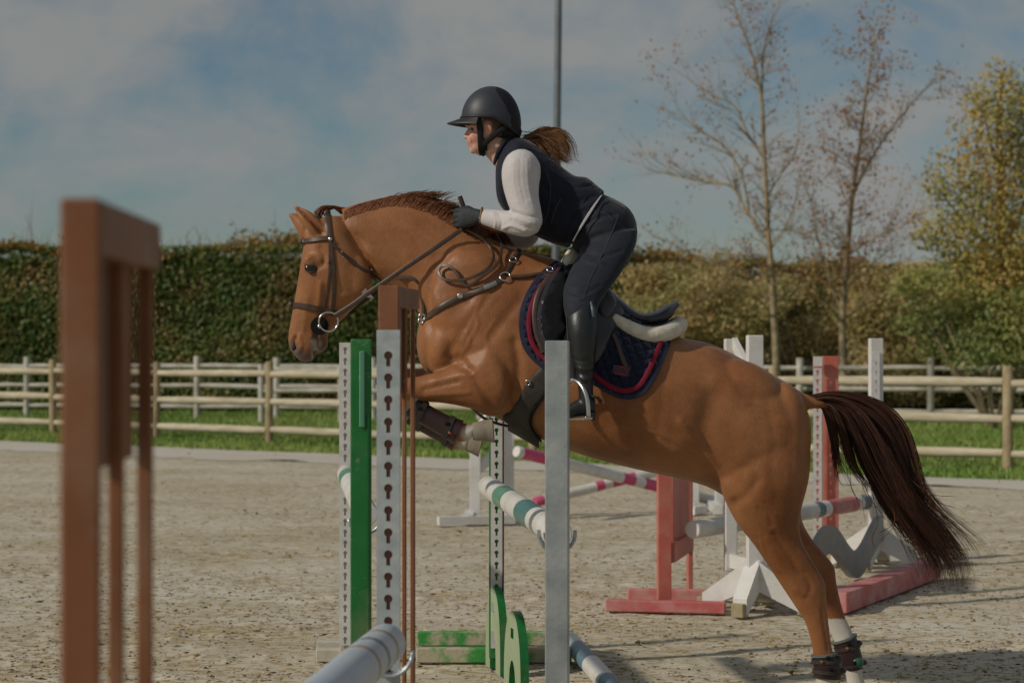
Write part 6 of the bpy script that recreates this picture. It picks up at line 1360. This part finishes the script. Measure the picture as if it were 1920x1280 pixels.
# armhole trim on the near shoulder
ah = [P(u, v, HY+y) for u, v, y in ((996, 280, -.165), (968, 282, -.165), (948, 300, -.175), (940, 330, -.185), (946, 362, -.19))]
mb = MB(); mb.tube([Vector(p) for p in crom([tuple(q) for q in ah], 5)], .0045, 6); mb.build('armhole_trim', M['vest'], rr0, smooth=True)
sl_n = [(982, 292, .045, -.150), (979, 306, .074, -.170), (977, 326, .081, -.190), (977, 348, .075, -.205), (981, 374, .066, -.225), (989, 400, .058, -.245), (991, 418, .055, -.25), (972, 419, .050, -.235), (948, 415, .045, -.20), (924, 410, .039, -.165), (906, 406, .032, -.137)]
sl_f = [(982, 300, .045, .150), (979, 320, .074, .175), (979, 360, .068, .215), (985, 405, .060, .245), (987, 440, .056, .25), (966, 446, .050, .22), (932, 434, .043, .17), (902, 417, .036, .115)]
knS = [([(962, 398), (985, 406), (1008, 408)], .007, -.007, -.26, -1), ([(968, 408), (990, 418), (1010, 420)], .007, .006, -.27, -1), ([(958, 412), (975, 424), (995, 430)], .006, -.006, -.26, -1), ([(945, 428), (960, 424), (985, 434)], .006, .006, -.24, -1), ([(925, 400), (930, 415), (928, 428)], .005, .005, -.19, -1), ([(935, 400), (940, 415), (938, 430)], .005, -.005, -.2, -1)]
for k_ in range(5): knS.append(([(952+12*k_, 300), (950+13*k_, 340), (960+12*k_, 380)], .0055, .0020 if k_ % 2 else -.0018, -.24, -1))
org('sleeve', [tubepart(sl_n, n=20)], 0.0055, M['knit'], rr0, it=4, S=knS); org('sleeve', [tubepart(sl_f, n=20)], 0.0065, M['knit'], rr0, it=4)
br_parts = [rings([(1122, 362, 1072, 462, .150, 0, 2.3), (1150, 372, 1078, 472, .172, 0, 2.3), (1176, 388, 1092, 482, .178, 0, 2.3), (1191, 410, 1105, 490, .165, 0, 2.2), (1196, 440, 1140, 492, .11, 0)])]
for mir in (False, True): br_parts.append(rings(thigh, grow=.004, mirror=mir)); br_parts.append(rings(calf[:3], grow=-.002, mirror=mir))
br_o = org('breeches', br_parts, 0.0085, M['breeches'], rr0, it=5, S=[([(1095, 470), (1115, 480), (1140, 478), (1165, 470)], .007, -.006, -.22, -1), ([(1090, 482), (1110, 494), (1130, 494)], .007, .005, -.24, -1), ([(1062, 545), (1080, 552), (1100, 548), (1125, 535)], .006, -.005, -.33, -1), ([(1060, 532), (1078, 540), (1100, 534)], .006, .004, -.33, -1), ([(1140, 380), (1150, 400), (1170, 420)], .008, -.004, -.18, -1), ([(1105, 415), (1130, 405), (1155, 400)], .008, -.006, -.2, -1), ([(1085, 470), (1110, 455), (1135, 448)], .010, -.006, -.22, -1), ([(1100, 440), (1125, 432), (1150, 430)], .010, .004, -.2, -1), ([(1062, 560), (1085, 566), (1110, 560)], .008, -.004, -.38, -1)])
mb = MB(); 
sp_ = [P(1128, 366, HY-.13), P(1110, 392, HY-.178), P(1090, 424, HY-.180), P(1074, 452, HY-.165)]
ribbon('shirt_tail', [Vector(p) for p in crom([tuple(q) for q in sp_], 4)], [Vector((0.2, -1, 0))]*13, [0.003+0.007*math.sin(math.pi*min(i/10, 1)*.9) for i in range(13)], 0.004, M['shirt'], rr0)
for mir in (False, True):
    bt = [rings([(1118, 562, 1062, 586, .050, -.350), (1119, 590, 1062, 598, .056, -.362), (1120, 620, 1064, 622, .060, -.372), (1118, 655, 1069, 658, .055, -.374), (1114, 695, 1080, 698, .044, -.374), (1112, 728, 1084, 730, .039, -.374), (1114, 752, 1086, 752, .040, -.374), (1116, 768, 1090, 770, .036, -.374)], mirror=mir), rings(foot, grow=.001, mirror=mir)]
    rb = org('riding_boot', bt, 0.0065, M['riding_boot'], rr0, it=4, S=[([(1080, 688), (1095, 692), (1112, 688)], .005, .005, -.41, 0), ([(1080, 697), (1095, 702), (1112, 698)], .005, -.005, -.41, 0), ([(1082, 707), (1098, 711), (1112, 706)], .005, .005, -.41, 0), ([(1083, 716), (1098, 720), (1113, 716)], .005, -.005, -.41, 0), ([(1084, 726), (1098, 728), (1113, 726)], .005, .004, -.41, 0), ([(1075, 672), (1092, 678), (1110, 672)], .006, -.004, -.42, 0)])
    q = (lambda p: Vector((p.x, 2*HY-p.y, p.z))) if mir else (lambda p: p)
    mb = MB(); mb.prism([q(P(u, v, HY-.372-.036)) for u, v in ((1117, 772), (1098, 774), (1098, 787), (1116, 788))], Vector((0, .072 if not mir else -.072, 0))); mb.build('boot_heel', M['riding_boot'], rb)
    mb = MB(); mb.tube([q(p) for p in (P(1109, 742, HY-.415), P(1122, 746, HY-.40), P(1126, 752, HY-.372), P(1122, 748, HY-.345))], [.005, .006, .009, .005], 8); mb.build('spur', M['leatherdark'], rb, smooth=True)
    mb = MB(); mb.tube([q(p) for p in (P(1108, 566, HY-.40), P(1111, 580, HY-.412), P(1113, 594, HY-.418))], [.004, .006, .006], 8); mb.build('boot_zip', M['pole_grey'], rb, smooth=True)
org('glove', hand_parts(*HN, -1, .0015), 0.0038, M['glove'], rr0, it=2, plain=0); org('glove', hand_parts(*HFp, 1, .0015), 0.0038, M['glove'], rr0, it=2, plain=0)
mb = MB(); c = P(902, 404, HY-.137); mb.tube([c+Vector((math.cos(t)*.004, math.sin(t)*.031, math.cos(t)*.031)) for t in np.linspace(0, 2*math.pi, 20)], .0055, 8, cap=False); mb.build('glove_cuff', M['glovestrap'], rr0, smooth=True)

# seams and zip pulls
def tree_of(o): return BVHTree.FromPolygons([tuple(v.co) for v in o.data.vertices], [tuple(p.vertices) for p in o.data.polygons])
tv, tbk = tree_of(vest_o), tree_of(br_o); M['seam'] = mat('dark_stitching', (0.004, 0.005, 0.010), rough=0.8); M['seamlight'] = mat('worn_seam', (0.028, 0.032, 0.045), rough=0.7)
strap('seam', [(1112, 350), (1090, 385), (1070, 420), (1058, 452)], 0.006, M['seam'], vest_o, th=0.003, off=0.001, tree=tv)
strap('pocket_zip', [(1052, 372), (1040, 395), (1034, 418)], 0.006, M['seamlight'], vest_o, th=0.003, off=0.0015, tree=tv)
strap('seam', [(1022, 318), (1032, 350), (1030, 385), (1020, 420)], 0.005, M['seamlight'], vest_o, th=0.0025, off=0.001, tree=tv)
strap('seam', [(1165, 388), (1150, 430), (1130, 475), (1108, 520), (1092, 562)], 0.005, M['seamlight'], br_o, th=0.0025, off=0.001, tree=tbk)
strap('pocket', [(1120, 395), (1138, 402), (1150, 414)], 0.005, M['seamlight'], br_o, th=0.0025, off=0.001, tree=tbk)
# helmet
hc = P(921, 224, HY); rx, ry, rz = .1265, .104, .139
def hpt(th, ph, k=1.0):      # th azimuth (0 = face, -X), ph elevation
    x = -rx*math.cos(th)*math.cos(ph); y = ry*math.sin(th)*math.cos(ph); z = rz*math.sin(ph)
    if x > 0: z -= 0.02*(x/rx)*max(0, 1-ph)
    return hc+Vector((x, y, z))*k
V_ = []; Fs = []; mi = []; nt_, np_ = 110, 34
for i in range(np_+1):
    for j in range(nt_):
        th = 2*math.pi*j/nt_; back = (1-math.cos(th))/2; ph0 = 0.03-0.10*back-0.30*max(0, back-0.55)/0.45; ph = ph0+(math.pi/2-ph0)*i/np_; V_.append(hpt(th, ph))
for i in range(np_):
    for j in range(nt_):
        a = (i*nt_+j, i*nt_+(j+1) % nt_, (i+1)*nt_+(j+1) % nt_, (i+1)*nt_+j); Fs.append(a); c = sum((V_[q] for q in a), Vector())/4-hc
        mi.append(1 if c.x > 0.045-0.30*max(0, c.z-.04) and abs(c.y) < 0.2 and c.x+0.55*max(0, c.z) > 0.085 else 0)
me = bpy.data.meshes.new('helmet'); me.from_pydata([tuple(v) for v in V_], [], Fs); hm = finish(me, 'helmet', [M['helmet'], M['helmetback']], rr0, smooth=True, mi=mi); md = hm.modifiers.new('solid', 'SOLIDIFY'); md.thickness = 0.012; md.offset = -1
mb = MB(); rim = [V_[j] for j in range(nt_)]+[V_[0]]; mb.tube([p+Vector((0, 0, .003)) for p in rim], .0058, 8, cap=False); mb.build('helmet_rim', M['helmettrim'], hm, smooth=True)
seam = [hpt(math.pi*0.5+0.42*math.cos(ph)-0.1, ph, 1.004) for ph in np.linspace(-0.05, 1.45, 14)]; mb = MB(); mb.tube(seam, .0022, 6); mb.build('helmet_piping', mat('silver_piping', (0.2, 0.2, 0.21), rough=0.4), hm, smooth=True)
# peak
V_ = []; Fs = []; nu, nv_ = 20, 6
for lay in (0, 1):
    for i in range(nu+1):
        th = -1.15+2.3*i/nu
        for j in range(nv_+1):
            f = j/nv_; r_ = 1+0.47*f*(math.cos(th*0.95))**1.3; p = Vector((-rx*r_*math.cos(th), ry*(1+0.12*f)*math.sin(th), 0.004-0.020*f-0.012*math.sin(abs(th))**2*f))
            V_.append(hc+p+Vector((0, 0, -.007*lay*(1-0.5*f))))
m_ = (nu+1)*(nv_+1)
for lay in (0, 1):
    for i in range(nu):
        for j in range(nv_): a = lay*m_+i*(nv_+1)+j; Fs.append((a, a+1, a+nv_+2, a+nv_+1))
for i in range(nu): a = i*(nv_+1)+nv_; b = a+nv_+1; Fs.append((a, b, b+m_, a+m_))
me = bpy.data.meshes.new('helmet_peak'); me.from_pydata([tuple(v) for v in V_], [], Fs); finish(me, 'helmet_peak', M['helmettrim'], hm, smooth=True, sharp=60)
# harness
for s_ in (-1, 1):
    for pth, wd in (([(897, 221, .083), (900, 240, .077), (901, 258, .068), (902, 276, .053), (904, 287, .028), (903, 291, 0)], .026), ([(948, 238, .080), (930, 252, .078), (915, 264, .072), (905, 274, .058)], .022), ([(903, 262, .068), (907, 272, .060), (907, 282, .045)], .030)):
        pp = [Vector(p) for p in crom([tuple(P(u, v, HY+s_*y)) for u, v, y in pth], 5)]; ribbon('chin_strap', pp, [Vector((0, s_, -.15))]*len(pp), wd, .006, M['webbing'], hm)
org('helmet_nape', [tubepart([(938, 244, .03, -.05), (955, 248, .034, -.03), (964, 247, .034, 0), (955, 248, .034, .03), (938, 244, .03, .05)])], 0.006, M['webbing'], hm)
# hair: dark roots under the helmet, ponytail streaming back
org('hair_roots', [ell(938, 250, 0, .052, .066, .032, -20), ell(955, 258, 0, .035, .035, .022, -20)], 0.006, M['brownhair'], rr0, S=None)
gp = [[(952, 262, 0), (975, 262, 0), (1000, 250, 0), (1022, 240, 0), (1046, 243, 0), (1062, 260, 0), (1070, 282, 0), (1088, 289, 0)],
      [(952, 264, 0), (975, 264, 0), (1000, 256, 0), (1020, 252, 0), (1042, 260, 0), (1056, 280, 0), (1064, 296, 0), (1080, 302, 0)],
      [(952, 266, 0), (974, 268, 0), (996, 264, 0), (1012, 268, 0), (1026, 282, 0), (1040, 296, 0), (1052, 302, 0), (1066, 308, 0)],
      [(952, 268, 0), (972, 270, 0), (992, 266, 0), (1006, 272, 0), (1012, 286, 0), (1020, 296, 0), (1032, 300, 0), (1042, 300, 0)]]
strands('ponytail', gp, 1300, 0.0009, M['brownhair'], rr0, 0.010, 0.011, seed=23, k=6, tail=0.45, wob=0.016, lens=(0.70, 1.0), clump=34, cs=0.12)
strands('ponytail', [[(960, 262, 0), (980, 250, 0), (1005, 240, 0), (1030, 232, 0), (1046, 218, 0)], [(1000, 250, 0), (1030, 262, 0), (1050, 285, 0), (1062, 305, 0), (1068, 318, 0)], [(960, 258, 0), (972, 244, 0), (990, 240, 0), (1010, 242, 0), (1030, 246, 0)]], 26, 0.0008, M['brownhair'], rr0, 0.02, 0.02, seed=24, k=6, wob=0.012)
# whip held upright in the near hand
wh = thing('whip', 'short dark whip handle standing up out of the rider\'s gloved hand', 'whip', P(874, 395, HY-.07))
mb = MB(); mb.tube([P(862, 368, HY-.085), P(863, 371, HY-.085), P(868, 384, HY-.08), P(876, 404, HY-.062), P(884, 424, HY-.055)], [.0095, .0105, .0095, .009, .007], 12); mb.build('grip', M['leather'], wh, smooth=True, sharp=50)
mb = MB(); mb.tube([P(884, 424, HY-.055), P(905, 440, HY+.10), P(940, 500, HY+.26), P(960, 560, HY+.33)], [.006, .005, .004, .003], 8); mb.build('shaft', M['webbing'], wh, smooth=True)
